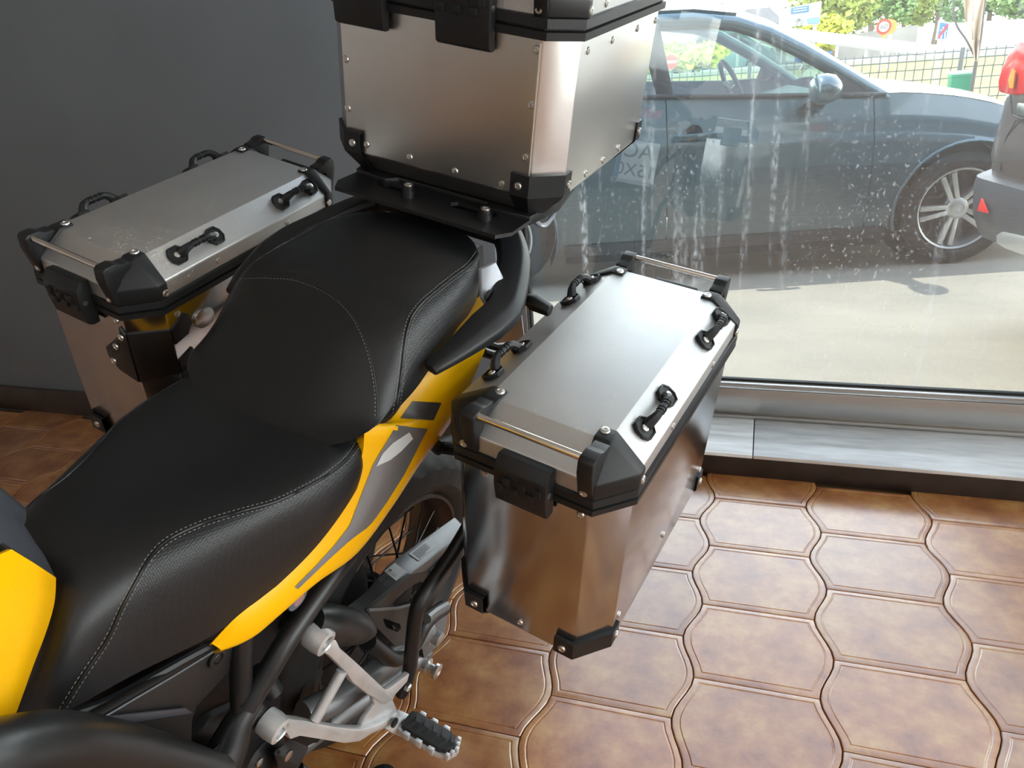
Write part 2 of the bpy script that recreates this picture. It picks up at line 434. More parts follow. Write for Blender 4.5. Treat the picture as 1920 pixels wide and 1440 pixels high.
# added fill light panels, out of view behind the camera, to brighten the interior
M_fill = mat('fill_emitter', (0.9, 0.9, 0.9), 0.5, emit=(0.97, 0.98, 1.0, 1.15))
M_fillframe = mat('fill_frame_white', (0.75, 0.75, 0.74), 0.5)
for i, (x, y, w) in enumerate(((-1.0, -4.3, 'left of the other two at the far end'), (0.8, -4.3, 'in the middle of the far end'), (2.4, -4.3, 'in the far right corner'))):
    lp = root('added_fill_light', (x, y, ZC), None, 'added unseen white square fill light panel ' + w, 'fill light', 'added fill light panels')
    MB().box((x, y, ZC-0.02), (0.60, 0.60, 0.02)).build('fill_frame', M_fillframe, lp, bevel=0.004)
    MB().box((x, y, ZC-0.042), (0.56, 0.56, 0.004)).build('fill_emitter', M_fill, lp)
# ------------------------------------------------------------------ aluminium cases
M_alu = mat('brushed_aluminium', (0.70, 0.695, 0.68), 0.30, metal=1.0, var=0.03, vscale=5)
M_alup = mat('polished_aluminium_sheet', (0.52, 0.53, 0.55), 0.16, metal=1.0, var=0.04, vscale=5)
M_alul = mat('dusty_aluminium_lid', (0.57, 0.58, 0.585), 0.48, metal=1.0, var=0.05, vscale=6, dust=1.0)
M_blk = mat('black_moulded_plastic', (0.009, 0.010, 0.0115), 0.46, spec=0.38, bump=0.05, bscale=420)
M_blk2 = mat('black_powder_coat', (0.006, 0.006, 0.007), 0.42)
M_rivet = mat('rivet_steel', (0.62, 0.60, 0.57), 0.32, metal=1.0)
M_chrome = mat('polished_bar', (0.72, 0.70, 0.67), 0.14, metal=1.0)

def pann_axes(side):
    k, t, g = 0.149200, 0.029454 + (-0.004927 if side < 0 else 0), 0.040812
    Rk = np.array([[math.cos(k), 0, -math.sin(k)], [0, 1, 0], [math.sin(k), 0, math.cos(k)]])
    Rt = np.array([[math.cos(t), -math.sin(t), 0], [math.sin(t), math.cos(t), 0], [0, 0, 1]])
    Rg = np.array([[1, 0, 0], [0, math.cos(g), -math.sin(g)], [0, math.sin(g), math.cos(g)]])
    A = Rt @ Rk @ Rg
    p = np.array([0, 1.0085241, 1.0130146])
    if side < 0: p = p + [-0.051358, 0.0325344, 0.0321044]
    p = p + A @ np.array([-0.2475, -0.7555378, 0])
    F = np.diag([1, side, 1])
    o = bw(F @ p); ax = np.array([bw(F @ (p + A[:, i])) - o for i in range(3)])
    return o, ax
def ngon_prism_rings(ring): return ring
rivet_mesh = {}
def rivet(parent, P, nrm, r=0.0065, name='rivet'):
    key_ = (name, round(r, 4))
    n = unit(nrm); Mi = rootmat(parent).inverted()
    q = Vector(n).to_track_quat('Z', 'Y').to_matrix().to_4x4(); q.translation = Vector([float(c) for c in P])
    if key_ not in rivet_mesh:
        mb = MB().lathe((0, 0, 0), (0, 0, 1), [(r, -0.002), (r, 0.0006), (r*0.86, 0.0018), (r*0.45, 0.0022), (r*0.4, 0.0014)], 12)
        o = mb.build(name, M_rivet, None, smooth=40); rivet_mesh[key_] = o.data
        o.parent = parent
    else:
        o = bpy.data.objects.new(name, rivet_mesh[key_]); COL.objects.link(o); o.parent = parent
    o.matrix_local = Mi @ q
    return o

def octring(a0, a1, b0, b1, ca, cb, c, f):
    P = [(a0, b0+cb), (a0+ca, b0), (a1-ca, b0), (a1, b0+cb), (a1, b1-cb), (a1-ca, b1), (a0+ca, b1), (a0, b1-cb)]
    return [f(a, b, c) for a, b in P]

def latch(parent, f, side, centre, wid, zt, zb, name='latch', depth=0.024, teeth=True, n=3):
    """box-shaped over-centre latch / hinge on an end wall: side gives the outward direction along a (-1 front, +1 rear)"""
    a0, b0 = centre
    mb = MB()
    prof = [(0, zt), (0.55, zt+0.002), (1, zt-0.012), (1, zt*0.45+zb*0.55), (0.8, zb+0.004), (0.5, zb), (0, zb)]
    poly = [f(a0+side*depth*d, b0-wid/2, c) for d, c in prof]
    mb.prism(poly, f(0, wid, 0)-f(0, 0, 0))
    o = mb.build(name, M_blk, parent, bevel=0.0018)
    if teeth:
        tb = MB(); zc = zt*0.55+zb*0.45
        for k in range(n):
            for row in (0, 1):
                cb = b0 - wid*0.36 + wid*0.72*(k + 0.5*row*0.9)/(n-0.5) 
                tb.box(f(a0+side*(depth+0.001), cb, zc + (0.006 if row else -0.006)), (0.0022, wid*0.07, 0.0052), unit_axes(f))
        tb.build('hinge_knuckles', M_blk, o, bevel=0.0008)
        pin = MB().cyl(f(a0+side*depth*0.62, b0+wid/2+0.0012, zc), f(a0+side*depth*0.62, b0-wid/2-0.0012, zc), 0.0042, 10)
        pin.build('hinge_pin', M_rivet, o)
    return o
def unit_axes(f):
    o = f(0, 0, 0); return np.array([f(1, 0, 0)-o, f(0, 1, 0)-o, f(0, 0, 1)-o])

def tie_loop(parent, f3, name='tie_down_loop'):
    """f3(s,t,h): s along the loop (0..L), t across, h above the bevel"""
    mb = MB()
    for s0, d in ((0.0, 1), (0.074, -1)):
        hexp = [(-0.016, -0.006), (-0.010, -0.0145), (0.006, -0.0145), (0.014, -0.006), (0.014, 0.006), (0.006, 0.0145), (-0.010, 0.0145), (-0.016, 0.006)]
        mb.prism([f3(s0+d*p, q, 0.0005) for p, q in hexp], f3(0, 0, 0.0042)-f3(0, 0, 0))
        rim = [f3(s0+d*p*0.93, q*0.93, 0.0052) for p, q in hexp]
        mb.tube(rim, 0.0016, 6, closed=True)
        arm = [f3(s0+d*0.006, 0, 0.004), f3(s0+d*0.013, 0, 0.014), f3(s0+d*0.022, 0, 0.0185)]
        mb.tube(arm, [0.0085, 0.0066, 0.0052], 8, sub=3)
    mb.tube([f3(0.020, 0, 0.0185), f3(0.054, 0, 0.0185)], 0.0052, 10)
    for s in (0.026, 0.032, 0.042, 0.048): mb.tube([f3(s-0.0012, 0, 0.0185), f3(s+0.0012, 0, 0.0185)], 0.0062, 10)
    o = mb.build(name, M_blk, parent, smooth=40)
    for s0 in (-0.003, 0.077): rivet(o, f3(s0, 0, 0.0055), f3(0, 0, 1)-f3(0, 0, 0), 0.0055)
    return o

def corner_cap(parent, f, sa, sb, L, D, tops, dims):
    """moulded corner of a lid: sa/sb give the corner, f(a,b,c) the case frame"""
    ca, cb, c1, c2, ia, ib, bev = dims          # chamfer sizes, bevel foot, rim level, top-crease insets, bevel drop
    g = 0.0035
    A = lambda x: x if sa < 0 else L-x
    Bq = lambda y: tops['b0']+y if sb < 0 else tops['b1']-y
    F = lambda x, y, c: f(A(x), Bq(y), c)
    pts = []
    for c in (c2+0.001, c1):
        for x, y in ((-g, cb-g), (ca-g, -g), (ca+0.012, -g), (-g, cb+0.018)): pts.append(F(x, y, c))
    pts += [F(ia-0.004, ib-0.004, g), F(ia+0.020, ib-0.003, g), F(ia-0.003, ib+0.018, g), F(ia+0.020, ib+0.018, g)]
    pts += [F(ia+0.02, ib+0.018, -0.02), F(ia*0.4, cb+0.018, -0.02), F(ia, ib, c2)]
    mb = MB().hull(pts)
    # upright ear holding the end bar
    ear = [(-0.0125, -0.012), (-0.0115, 0.006), (-0.006, 0.0105), (0.010, 0.0105), (0.020, 0.005), (0.036, 0.0035), (0.036, -0.006), (0.014, -0.014), (0.008, -0.044), (-0.003, -0.056)]
    b_in = ib+0.004
    mb.prism([F(x, b_in-0.011, c) for x, c in ear], F(0, 0.021, 0)-F(0, 0, 0))
    o = mb.build('corner_cap', M_blk, parent, bevel=0.0022, smooth=40)
    up = f(0, 0, 1)-f(0, 0, 0)
    rivet(o, F(ia+0.012, ib+0.010 if True else 0, g), up, 0.0068)
    rivet(o, F(-g, cb+0.010, c2+0.009), F(-1, 0, 0)-F(0, 0, 0), 0.006)
    rivet(o, F(ca+0.006, -g, c2+0.009), F(0, -1, 0)-F(0, 0, 0), 0.006)
    return o

def corner_foot(parent, f, sa, sb, L, b0, b1, ca, cb, zb, zl, ins, hgt=0.034):
    g = 0.003
    A = lambda x: x if sa < 0 else L-x
    Bq = lambda y: b0+y if sb < 0 else b1-y
    F = lambda x, y, c: f(A(x), Bq(y), c)
    mb = MB()
    sq = [(-g, cb+0.030), (-g, cb-g*0.4), (ca-g*0.4, -g), (ca+0.022, -g)]
    iq = [(ins-g, cb+0.030), (ins-g, cb+ins*0.3), (ca+ins*0.3, ins-g), (ca+0.022, ins-g)]
    inner = [(g, cb+0.030), (g, cb+g), (ca+g, g), (ca+0.022, g)]
    iinner = [(ins+0.02, cb+0.030), (ins+0.02, cb+0.03), (ca+0.03, ins+0.02), (ca+0.022, ins+0.02)]
    rings = [[F(x, y, zb+hgt) for x, y in inner], [F(x, y, zb+hgt) for x, y in sq], [F(x, y, zb) for x, y in sq],
             [F(x, y, zl-g) for x, y in iq], [F(x, y, zl-g) for x, y in iinner]]
    for i in range(len(rings)-1):
        mb.ring_loft([rings[i], rings[i+1]], False, False)
    o = mb.build('corner_foot', M_blk, parent, thick=0.0018, smooth=30)
    rivet(o, F(-g-0.0015, cb+0.016, zb+hgt*0.48), F(-1, 0, 0)-F(0, 0, 0), 0.0062)
    rivet(o, F(ca+0.011, -g-0.0015, zb+hgt*0.48), F(0, -1, 0)-F(0, 0, 0), 0.0062)
    return o

def make_case(label, o, ax, L, b0, b1, c1, c2, c3, zb, zl, ca, cb, ia, ib_in, ib_out, bot_ins, group, top=False):
    f = lambda a, b, c: o + np.array([a, b, c]) @ ax
    base = f(L/2, (b0+b1)/2, zl)
    ex = unit(ax[0]); ez = unit(ax[2]); ey = np.cross(ez, ex)
    rt = root('luggage_case', base, [ex, ey, ez], label, 'case', group)
    ins = 0.0035
    # body
    mb = MB()
    R = [octring(ins, L-ins, b0+ins, b1-ins, ca, cb, c3+0.004, f), octring(ins, L-ins, b0+ins, b1-ins, ca, cb, zb, f),
         octring(bot_ins, L-bot_ins, b0+bot_ins, b1-bot_ins, ca, cb, zl, f)]
    mb.ring_loft(R, True, True)
    body = mb.build('body', M_alu if top else M_alup, rt, bevel=0.0025, smooth=20)
    # rim: two moulded bands with a groove between
    rb = MB()
    zs = [(0.001, c2+0.001), (0.0035, c2-0.0005), (0.0045, (c2+c3)/2+0.0022), (-0.001, (c2+c3)/2+0.001), (-0.001, (c2+c3)/2-0.001),
          (0.0045, (c2+c3)/2-0.0022), (0.0045, c3+0.002), (-0.004, c3)]
    rb.ring_loft([octring(-d, L+d, b0-d, b1+d, ca, cb, c, f) for d, c in zs], True, True)
    rb.build('rim_band', M_blk, rt, smooth=25)
    # lid
    lb = MB()
    top_r = [f(ia, b0+ib_in, 0), f(L-ia, b0+ib_in, 0), f(L-ia, b1-ib_out, 0), f(ia, b1-ib_out, 0)]
    r1 = octring(0, L, b0, b1, ca, cb, c1, f); r0 = octring(0, L, b0, b1, ca, cb, c2, f)
    lb.ring_loft([r0, r1], True, False)
    lb.add(r1+top_r, [(0, 1, 8), (1, 2, 9, 8), (2, 3, 9), (3, 4, 10, 9), (4, 5, 10), (5, 6, 11, 10), (6, 7, 11), (7, 0, 8, 11), (8, 9, 10, 11)])
    lb.f.append(tuple(range(7, -1, -1))); lb.mi.append(0)
    lid = lb.build('lid', M_alul, rt, bevel=0.0022, smooth=12)
    tops = {'b0': b0, 'b1': b1}
    for sa in (-1, 1):
        for sb in (-1, 1):
            corner_cap(rt, f, sa, sb, L, None, tops, (ca, cb, c1, c2, ia, ib_in if sb < 0 else ib_out, 0))
            corner_foot(rt, f, sa, sb, L, b0+ins, b1-ins, ca, cb, zb, zl, bot_ins)
        A = (lambda x: x) if sa < 0 else (lambda x: L-x)
        MB().tube([f(A(-0.001), b0+ib_in+0.0, 0.004), f(A(-0.001), b1-ib_out-0.0, 0.004)], 0.0048, 12).build('end_bar', M_chrome, rt)
    return rt, f, body, lid

for side, lab in ((1, 'aluminium side case on the near flank of the motorcycle, beside the shop window, sunlit lid'),
                  (-1, 'aluminium side case on the far flank of the motorcycle, against the slate grey wall')):
    o, ax = pann_axes(side)
    L, b0, b1 = 0.495, (-0.030 if side > 0 else -0.013), 0.2375
    c1, c2, c3, zb, zl, ca, cb = -0.031, -0.057, -0.083, -0.388, -0.418, 0.048, 0.0385
    rt, f, body, lid = make_case(lab, o, ax, L, b0, b1, c1, c2, c3, zb, zl, ca, cb, 0.0448, 0.026-b0, 0.0430, 0.030, 'aluminium luggage cases')
    up = ax[2]
    # tie-down loops on both long bevels
    for (bo_, bi_, sgn) in ((b1, b1-0.043, 1), (b0, 0.026, -1)):
        mid_b = (bo_+bi_)/2; n2 = unit(np.cross(f(1, 0, 0)-f(0, 0, 0), f(0, bo_, c1)-f(0, bi_, 0)))
        if n2 @ ax[2] < 0: n2 = -n2
        tdir = unit(f(0, bo_, c1)-f(0, bi_, 0))
        for a0 in (0.106, 0.339):
            base = f(a0, mid_b, c1/2)
            f3 = lambda s, t, h, base=base, tdir=tdir, n2=n2: base + unit(ax[0])*s + tdir*t + n2*h
            tie_loop(rt, f3)
    latch(rt, f, -1, (-0.001, 0.113), 0.074, -0.030, -0.083-0.022, 'latch', 0.024)
    latch(rt, f, 1, (L+0.001, 0.113), 0.074, -0.030, -0.083-0.022, 'latch', 0.024)
    # rivets on the lid strip and the body
    for sgn, bq in ((1, b1), (-1, b0)):
        for a in (0.165, 0.33): rivet(lid, f(a, bq, -0.045), ax[1]*sgn, 0.005)
        for a in (0.07, 0.25, 0.43): rivet(body, f(a, bq-sgn*0.0035, -0.097 if sgn < 0 else -0.34), ax[1]*sgn, 0.0055)
    for b in (0.045, 0.185): rivet(body, f(0.0035, b, -0.094), -ax[0], 0.0055); rivet(body, f(L-0.0035, b, -0.094), ax[0], 0.0055)
    rivet(body, f(0.0035, 0.105, -0.372), -ax[0], 0.0055); rivet(body, f(L-0.0035, 0.105, -0.372), ax[0], 0.0055)
    # oval lock plate on the inner face
    MB().prism([f(0.115+0.021*math.cos(t)*(1 if abs(math.cos(t)) < .8 else .95), b0+0.003, -0.128+0.017*math.sin(t)) for t in np.linspace(0, 2*math.pi, 20)[:-1]], -ax[1]*0.006).build('lock_plate', M_alu, rt, bevel=0.001)
    if side < 0:
        # bent black bracket riveted round the inner front corner
        cb_, ca_ = cb, ca; bx0 = b0+0.0035
        bk = MB(); z = lambda a, b, c: f(a, b, c)
        fr_ = [(bx0+cb_, -0.112), (bx0+cb_+0.010, -0.102), (bx0+cb_+0.012, -0.116), (bx0+cb_+0.058, -0.160), (bx0+cb_+0.058, -0.178), (bx0+cb_+0.040, -0.198), (bx0+cb_, -0.207)]
        bk.prism([z(0.0035, b, c) for b, c in fr_], z(-0.004, 0, 0)-z(0, 0, 0))
        nch = unit(-ax[0]*1.0/ca_ - ax[1]*1.0/cb_)*0.004
        bk.prism([z(0.0035, bx0+cb_, -0.112), z(0.0035, bx0+cb_, -0.207), z(ca_+0.0035, bx0, -0.202), z(ca_+0.0035, bx0, -0.116)], nch)
        bk.prism([z(ca_+a, bx0, c) for a, c in ((0.0035, -0.116), (0.0035, -0.145), (0.032, -0.140), (0.042, -0.122), (0.040, -0.105), (0.032, -0.101))], -ax[1]*0.004)
        bk.prism([z(ca_+a, bx0, c) for a, c in ((0.0035, -0.178), (0.0035, -0.202), (0.028, -0.196), (0.034, -0.185), (0.034, -0.168))], -ax[1]*0.004)
        bo2 = bk.build('guard_bracket', M_blk2, rt, bevel=0.0008)
        for b, c in ((cb_+0.010, -0.121), (cb_+0.030, -0.147), (cb_+0.047, -0.183)): rivet(bo2, f(-0.0008, b0+0.0035+b, c), -ax[0], 0.006)

# top case
tp = dict(uf=0.0645, dv=0.0011, wr=1.3476, kap=0.111, yaw=-0.0297)
def tc_bike(a, b, c):
    k, y = tp['kap'], tp['yaw']
    q = (a*math.cos(k)-c*math.sin(k), b, a*math.sin(k)+c*math.cos(k))
    return np.array([q[0]*math.cos(y)-q[1]*math.sin(y)+tp['uf'], q[0]*math.sin(y)+q[1]*math.cos(y)+tp['dv'], q[2]+tp['wr']])
to = bw(tc_bike(0, 0, 0.083)); tax = np.array([bw(tc_bike(*r))-bw(tc_bike(0, 0, 0)) for r in np.eye(3)])
rt, f, body, lid = make_case('large aluminium top case high on the rear rack, with riveted silver sides', to, tax, 0.4277, -0.2097, 0.2097,
                             -0.031, -0.054, -0.083, -0.3014, -0.337, 0.0393, 0.0393, 0.0448, 0.043, 0.043, 0.034, 'aluminium luggage cases', top=True)
TCF = f
h_ = 0.2097
for b in (-0.118, 0.055): latch(rt, f, -1, (-0.001, b), 0.086, -0.052+0.045, -0.083-0.024, 'lid_hinge', 0.020)
def tc_front(x, y):
    P = hit(x, y, f(0.0035, 0, 0), tax[0]); rivet(body, P, -tax[0], 0.0058)
def tc_side(x, y):
    P = hit(x, y, f(0, h_-0.0035, 0), tax[1]); rivet(body, P, tax[1], 0.0055)
for p in ((646, 12), (648, 111), (652, 203), (1007, 93), (996, 198), (985, 296), (687, 271), (768, 295), (853, 321), (941, 346)): tc_front(*p)
for p in ((1102, 95), (1148, 75), (1195, 53), (1229, 38), (1098, 326), (1131, 301), (1160, 278)): tc_side(*p)
for a in (0.11, 0.21, 0.32): rivet(lid, f(a, h_, -0.043), tax[1], 0.0055)
# folded seam along the front edge of the corner strip
MB().tube([f(0.0025, h_-0.0393-0.006, -0.086), f(0.0025, h_-0.0393-0.006, -0.27)], 0.0016, 6).build('folded_seam', M_alu, rt)
latch(rt, f, 1, (0.4287, 0.0), 0.09, -0.030, -0.11, 'latch', 0.024)
# ------------------------------------------------------------------ motorcycle
M_vinyl = mat('black_seat_vinyl', (0.006, 0.0068, 0.008), 0.40, bump=0.08, bscale=700, spec=0.45)
def weave(name):
    mt = bpy.data.materials.new(name); mt.use_nodes = True; n = mt.node_tree; b = n.nodes['Principled BSDF']
    b.inputs['Base Color'].default_value = (0.008, 0.0092, 0.011, 1); b.inputs['Roughness'].default_value = 0.46
    t = n.nodes.new('ShaderNodeTexCoord'); v = n.nodes.new('ShaderNodeTexVoronoi'); v.inputs['Scale'].default_value = 430
    v.inputs['Randomness'].default_value = 0.15
    n.links.new(t.outputs['Object'], v.inputs['Vector'])
    bp = n.nodes.new('ShaderNodeBump'); bp.inputs['Strength'].default_value = 0.5; bp.inputs['Distance'].default_value = 0.0009
    n.links.new(v.outputs['Distance'], bp.inputs['Height']); n.links.new(bp.outputs[0], b.inputs['Normal']); return mt
M_weave = weave('textured_seat_side')
M_yel = mat('yellow_lacquer', (0.95, 0.50, 0.0), 0.34, coat=0.08, spec=0.3)
M_decal = mat('graphite_decal', (0.20, 0.20, 0.205), 0.22, metal=0.35, coat=0.5)
M_dk = mat('dark_graphite_decal', (0.055, 0.052, 0.050), 0.35)
M_frame = mat('satin_black_frame', (0.010, 0.011, 0.012), 0.36)
M_swing = mat('grey_cast_aluminium', (0.20, 0.205, 0.21), 0.42, metal=0.55, bump=0.08, bscale=300)
M_cast = mat('silver_cast_bracket', (0.62, 0.63, 0.64), 0.42, metal=0.55, var=0.10, vscale=30, bump=0.12, bscale=380)
M_tire = mat('tyre_rubber', (0.012, 0.012, 0.012), 0.6, var=0.2, vscale=20)
M_rim = mat('dark_bronze_rim', (0.075, 0.058, 0.047), 0.38, metal=0.6)
M_zinc = mat('zinc_plated_steel', (0.66, 0.66, 0.64), 0.30, metal=1.0)
M_thread = mat('grey_thread', (0.24, 0.23, 0.21), 0.7)
M_white = mat('white_label', (0.62, 0.66, 0.68), 0.4)
M_ink = mat('dark_label_ink', (0.10, 0.11, 0.12), 0.6)
M_dark = mat('dark_engine_paint', (0.006, 0.006, 0.007), 0.5, bump=0.05, bscale=200)
M_cover = mat('dark_brown_black_panel', (0.013, 0.012, 0.0115), 0.5, bump=0.08, bscale=500)
M_red = mat('red_lens', (0.55, 0.02, 0.02), 0.15)
M_silver = mat('silver_paint_bracket', (0.27, 0.29, 0.32), 0.35, metal=0.4)

bike = root('motorcycle', BO, [BV, BU, BW], 'yellow and black adventure motorcycle leaning on its side stand in front of the shop window', 'motorcycle')
B_ = lambda pts: [bw(p) for p in pts]
mir = lambda p: np.array([p[0], -p[1], p[2]])

def seat_mesh(sections, nu, nv):
    rows = []
    S = np.array(sections)                                   # stations x 5 x 3
    cols = [spline(S[:, j], nu) for j in range(S.shape[1])]
    for i in range(len(cols[0])):
        ctr = [c[i] for c in cols]
        full = [mir(p) for p in ctr[:0:-1]] + ctr            # right side, centre, left side
        rows.append(spline(full, nv))
    return rows
def poly_side(seam):                                        # pixel test: is a point below / outside the seam line
    s = [np.array(p, float) for p in seam]
    def inside(q):
        c = False; n = len(s); j = n-1
        for i in range(n):
            if (s[i][1] > q[1]) != (s[j][1] > q[1]) and q[0] < (s[j][0]-s[i][0])*(q[1]-s[i][1])/(s[j][1]-s[i][1])+s[i][0]: c = not c
            j = i
        return c
    return inside
def seat(name, sections, seam, closing, nu=14, nv=14):
    rows = seat_mesh(sections, nu, nv)
    R, C = len(rows), len(rows[0])
    inside = poly_side(seam+closing)
    a, b = MB(), MB()
    Wp = [[bw(p) for p in r] for r in rows]
    for mb, want in ((a, False), (b, True)):
        fs = []
        for i in range(R-1):
            for j in range(C-1):
                c = (rows[i][j]+rows[i+1][j+1]+rows[i+1][j]+rows[i][j+1])/4
                c = np.array([c[0], abs(c[1]), c[2]])
                if inside(topx(bw(c))) == want: fs.append((i*C+j, i*C+j+1, (i+1)*C+j+1, (i+1)*C+j))
        mb.add([p for r in Wp for p in r], fs)
    def clean(mb):
        used = sorted({i for f in mb.f for i in f}); mp = {k: n for n, k in enumerate(used)}
        mb.v = [mb.v[k] for k in used]; mb.f = [tuple(mp[i] for i in f) for f in mb.f]
    clean(a); clean(b)
    # underside closing the foam
    bot = [0, C-1]
    for i in range(R-1): a.add([Wp[i][0], Wp[i+1][0], Wp[i+1][-1], Wp[i][-1]], [(0, 1, 2, 3)])
    o = a.build(name, M_vinyl, bike, smooth=60)
    ys = [ub(p)[1] for p in b.v]; F_ = b.f; V_ = b.v
    for sg in (1, -1):
        b.v = list(V_); b.f = [f for f in F_ if sum(ys[i] for i in f)*sg > 0]; b.mi = [0]*len(b.f); clean(b)
        if b.f: b.build('seat_side_panel', M_weave, o, smooth=60)
    bvh = BVHTree.FromPolygons([Vector(p) for r in Wp for p in r], [(i*C+j, i*C+j+1, (i+1)*C+j+1, (i+1)*C+j) for i in range(R-1) for j in range(C-1)])
    return o, bvh
def cast(bvh, x, y, lift=0.0):
    d = ray(x, y); d = d/np.linalg.norm(d)
    h = bvh.ray_cast(Vector(CAM), Vector(d))
    if h[0] is None: return None
    n = np.array(h[1]); n = -n if n @ d > 0 else n
    return np.array(h[0]) + n*lift
def seam_line(o, bvh, px, single=False, rows=((-5.5,), (5.5,))):
    P = spline([np.array(p, float) for p in px], 24)
    pts = [cast(bvh, *p, 0.0002) for p in P]; pts = [p for p in pts if p is not None]
    mirp = [bw(mir(ub(p))) for p in pts]
    if not single: MB().tube(resample(mirp, 70), 0.0017, 6).build('piping', M_vinyl, o, smooth=60)
    pip = MB().tube(resample(pts, 70), 0.0017 if not single else 0.0009, 6)
    pip.build('piping', M_vinyl, o, smooth=60)
    st = MB()
    for (off,) in rows:
        Q = []
        for i in range(len(P)):
            t = unit(P[min(i+1, len(P)-1)]-P[max(i-1, 0)]); q = P[i]+np.array([-t[1], t[0]])*off
            c = cast(bvh, *q, 0.0006)
            if c is not None: Q.append(c)
        if len(Q) < 4: continue
        L = np.sum(np.linalg.norm(np.diff(np.array(Q), axis=0), axis=1)); n = max(2, int(L/0.0052))
        Q = resample(Q, 2*n)
        for k in range(0, 2*n-1, 2):
            st.tube([Q[k], (Q[k]+Q[k+1])/2, Q[k+1]], 0.00042, 4)
    st.build('stitching', M_thread, o, smooth=60, props={'kind': 'stuff'})

rider_sec = [
 [(-.640,0,.800),(-.650,.035,.795),(-.668,.058,.785),(-.686,.068,.772),(-.695,.072,.762)],
 [(-.612,0,.845),(-.622,.038,.838),(-.648,.066,.812),(-.672,.076,.780),(-.690,.078,.752)],
 [(-.596,0,.862),(-.603,.048,.856),(-.625,.079,.828),(-.650,.088,.785),(-.672,.088,.745)],
 [(-.550,0,.867),(-.552,.068,.862),(-.564,.094,.838),(-.577,.099,.790),(-.592,.096,.729)],
 [(-.480,0,.866),(-.480,.086,.867),(-.485,.116,.850),(-.492,.122,.800),(-.500,.115,.716)],
 [(-.420,0,.866),(-.420,.103,.869),(-.422,.136,.855),(-.425,.140,.800),(-.432,.133,.733)],
 [(-.350,0,.869),(-.350,.118,.873),(-.350,.150,.860),(-.352,.158,.820),(-.358,.151,.770)],
 [(-.290,0,.875),(-.290,.112,.879),(-.286,.148,.868),(-.286,.158,.845),(-.290,.156,.815)],
 [(-.220,0,.878),(-.225,.100,.880),(-.245,.128,.870),(-.250,.138,.850),(-.255,.140,.830)]]
rider_seam = [(104, 1350), (150, 1275), (200, 1200), (228, 1140), (256, 1088), (284, 1042), (320, 1010), (380, 982), (450, 960), (520, 940), (590, 905), (628, 880), (655, 855), (674, 825), (684, 795)]
rseat, rb = seat('rider_seat', rider_sec, rider_seam, [(700, 800), (720, 1000), (560, 1200), (300, 1330), (110, 1420)])
seam_line(rseat, rb, rider_seam)
pil_sec = [
 [(-.318,0,.862),(-.314,.080,.866),(-.292,.138,.886),(-.272,.156,.898),(-.262,.158,.900)],
 [(-.285,0,.895),(-.280,.080,.897),(-.262,.140,.906),(-.246,.160,.908),(-.236,.162,.904)],
 [(-.235,0,.958),(-.233,.080,.957),(-.224,.136,.950),(-.212,.161,.930),(-.204,.164,.912)],
 [(-.192,0,1.008),(-.191,.080,1.006),(-.187,.134,.994),(-.180,.158,.965),(-.172,.164,.922)],
 [(-.150,0,1.028),(-.149,.080,1.027),(-.147,.138,1.014),(-.144,.160,.980),(-.138,.162,.936)],
 [(-.070,0,1.040),(-.070,.080,1.039),(-.070,.138,1.028),(-.068,.156,1.000),(-.066,.154,.956)],
 [(.015,0,1.050),(.015,.078,1.049),(.012,.128,1.042),(.010,.143,1.016),(.010,.142,.978)],
 [(.070,0,1.054),(.066,.066,1.052),(.056,.108,1.045),(.050,.122,1.022),(.048,.122,.990)],
 [(.104,0,1.048),(.098,.055,1.046),(.084,.088,1.040),(.074,.102,1.020),(.070,.104,.995)],
 [(.116,0,1.024),(.110,.050,1.022),(.094,.080,1.018),(.084,.094,1.008),(.078,.096,.995)]]
pil_seam = [(897, 474), (880, 497), (850, 520), (815, 548), (790, 570), (772, 594), (763, 620), (757, 655), (752, 700), (745, 752), (738, 790)]
pseat, pb = seat('passenger_seat', pil_sec, pil_seam, [(760, 800), (960, 600), (960, 440), (905, 440)])
seam_line(pseat, pb, pil_seam)
arc = [(440, 520), (500, 519), (560, 525), (620, 552), (660, 590), (685, 640), (699, 690), (706, 740), (706, 780)]
seam_line(pseat, pb, arc, single=True, rows=((3.0,),))

# tail fairing, both sides, with decals laid on it
pairs = [((400,1207,.112),(413,1216,.118)),((440,1165,.122),(470,1193,.132)),((492,1122,.131),(527,1146,.143)),((568,1050,.142),(592,1090,.153)),
         ((628,985,.150),(668,1034,.162)),((664,915,.152),(735,945,.170)),((681,850,.150),(785,868,.176)),((690,803,.148),(832,806,.180)),
         ((735,788,.150),(862,755,.182)),((788,705,.150),(888,700,.181)),((838,622,.146),(908,650,.178)),((868,590,.139),(925,612,.172)),((900,558,.130),(935,585,.165))]
inn = spline([V(*p) for p, q in pairs], 6); outr = spline([V(*q) for p, q in pairs], 6)
def tail_rows(sgn):
    rows = []
    for a, b in zip(inn, outr):
        n = unit(np.cross(b-a, np.array([1, 0, 0.35]))); n = n if n[1] > 0 else -n
        k = np.linalg.norm(b-a)
        r = [a-[0, .016, .022]] + [a + (b-a)*t + n*(0.09*k*math.sin(math.pi*t)**0.8) for t in np.linspace(0, 1, 9)] + [b + np.array([0, -.010, -.012]), b + np.array([0, -.036, -.018])]
        rows.append([bw(p if sgn > 0 else mir(p)) for p in r])
    return rows
TR = tail_rows(1)
def pieces(rows, name, m, parent, **k):
    return MB().grid(rows).build(name, m, parent, thick=-0.0025, **k)
tail_l = pieces(TR, 'tail_fairing', M_yel, bike, smooth=40)
pieces(tail_rows(-1), 'tail_fairing', M_yel, bike, smooth=40)
def bvh_of(o):
    Mr = rootmat(o); return BVHTree.FromPolygons([Mr @ v.co for v in o.data.vertices], [tuple(p.vertices) for p in o.data.polygons])
tb = bvh_of(tail_l)
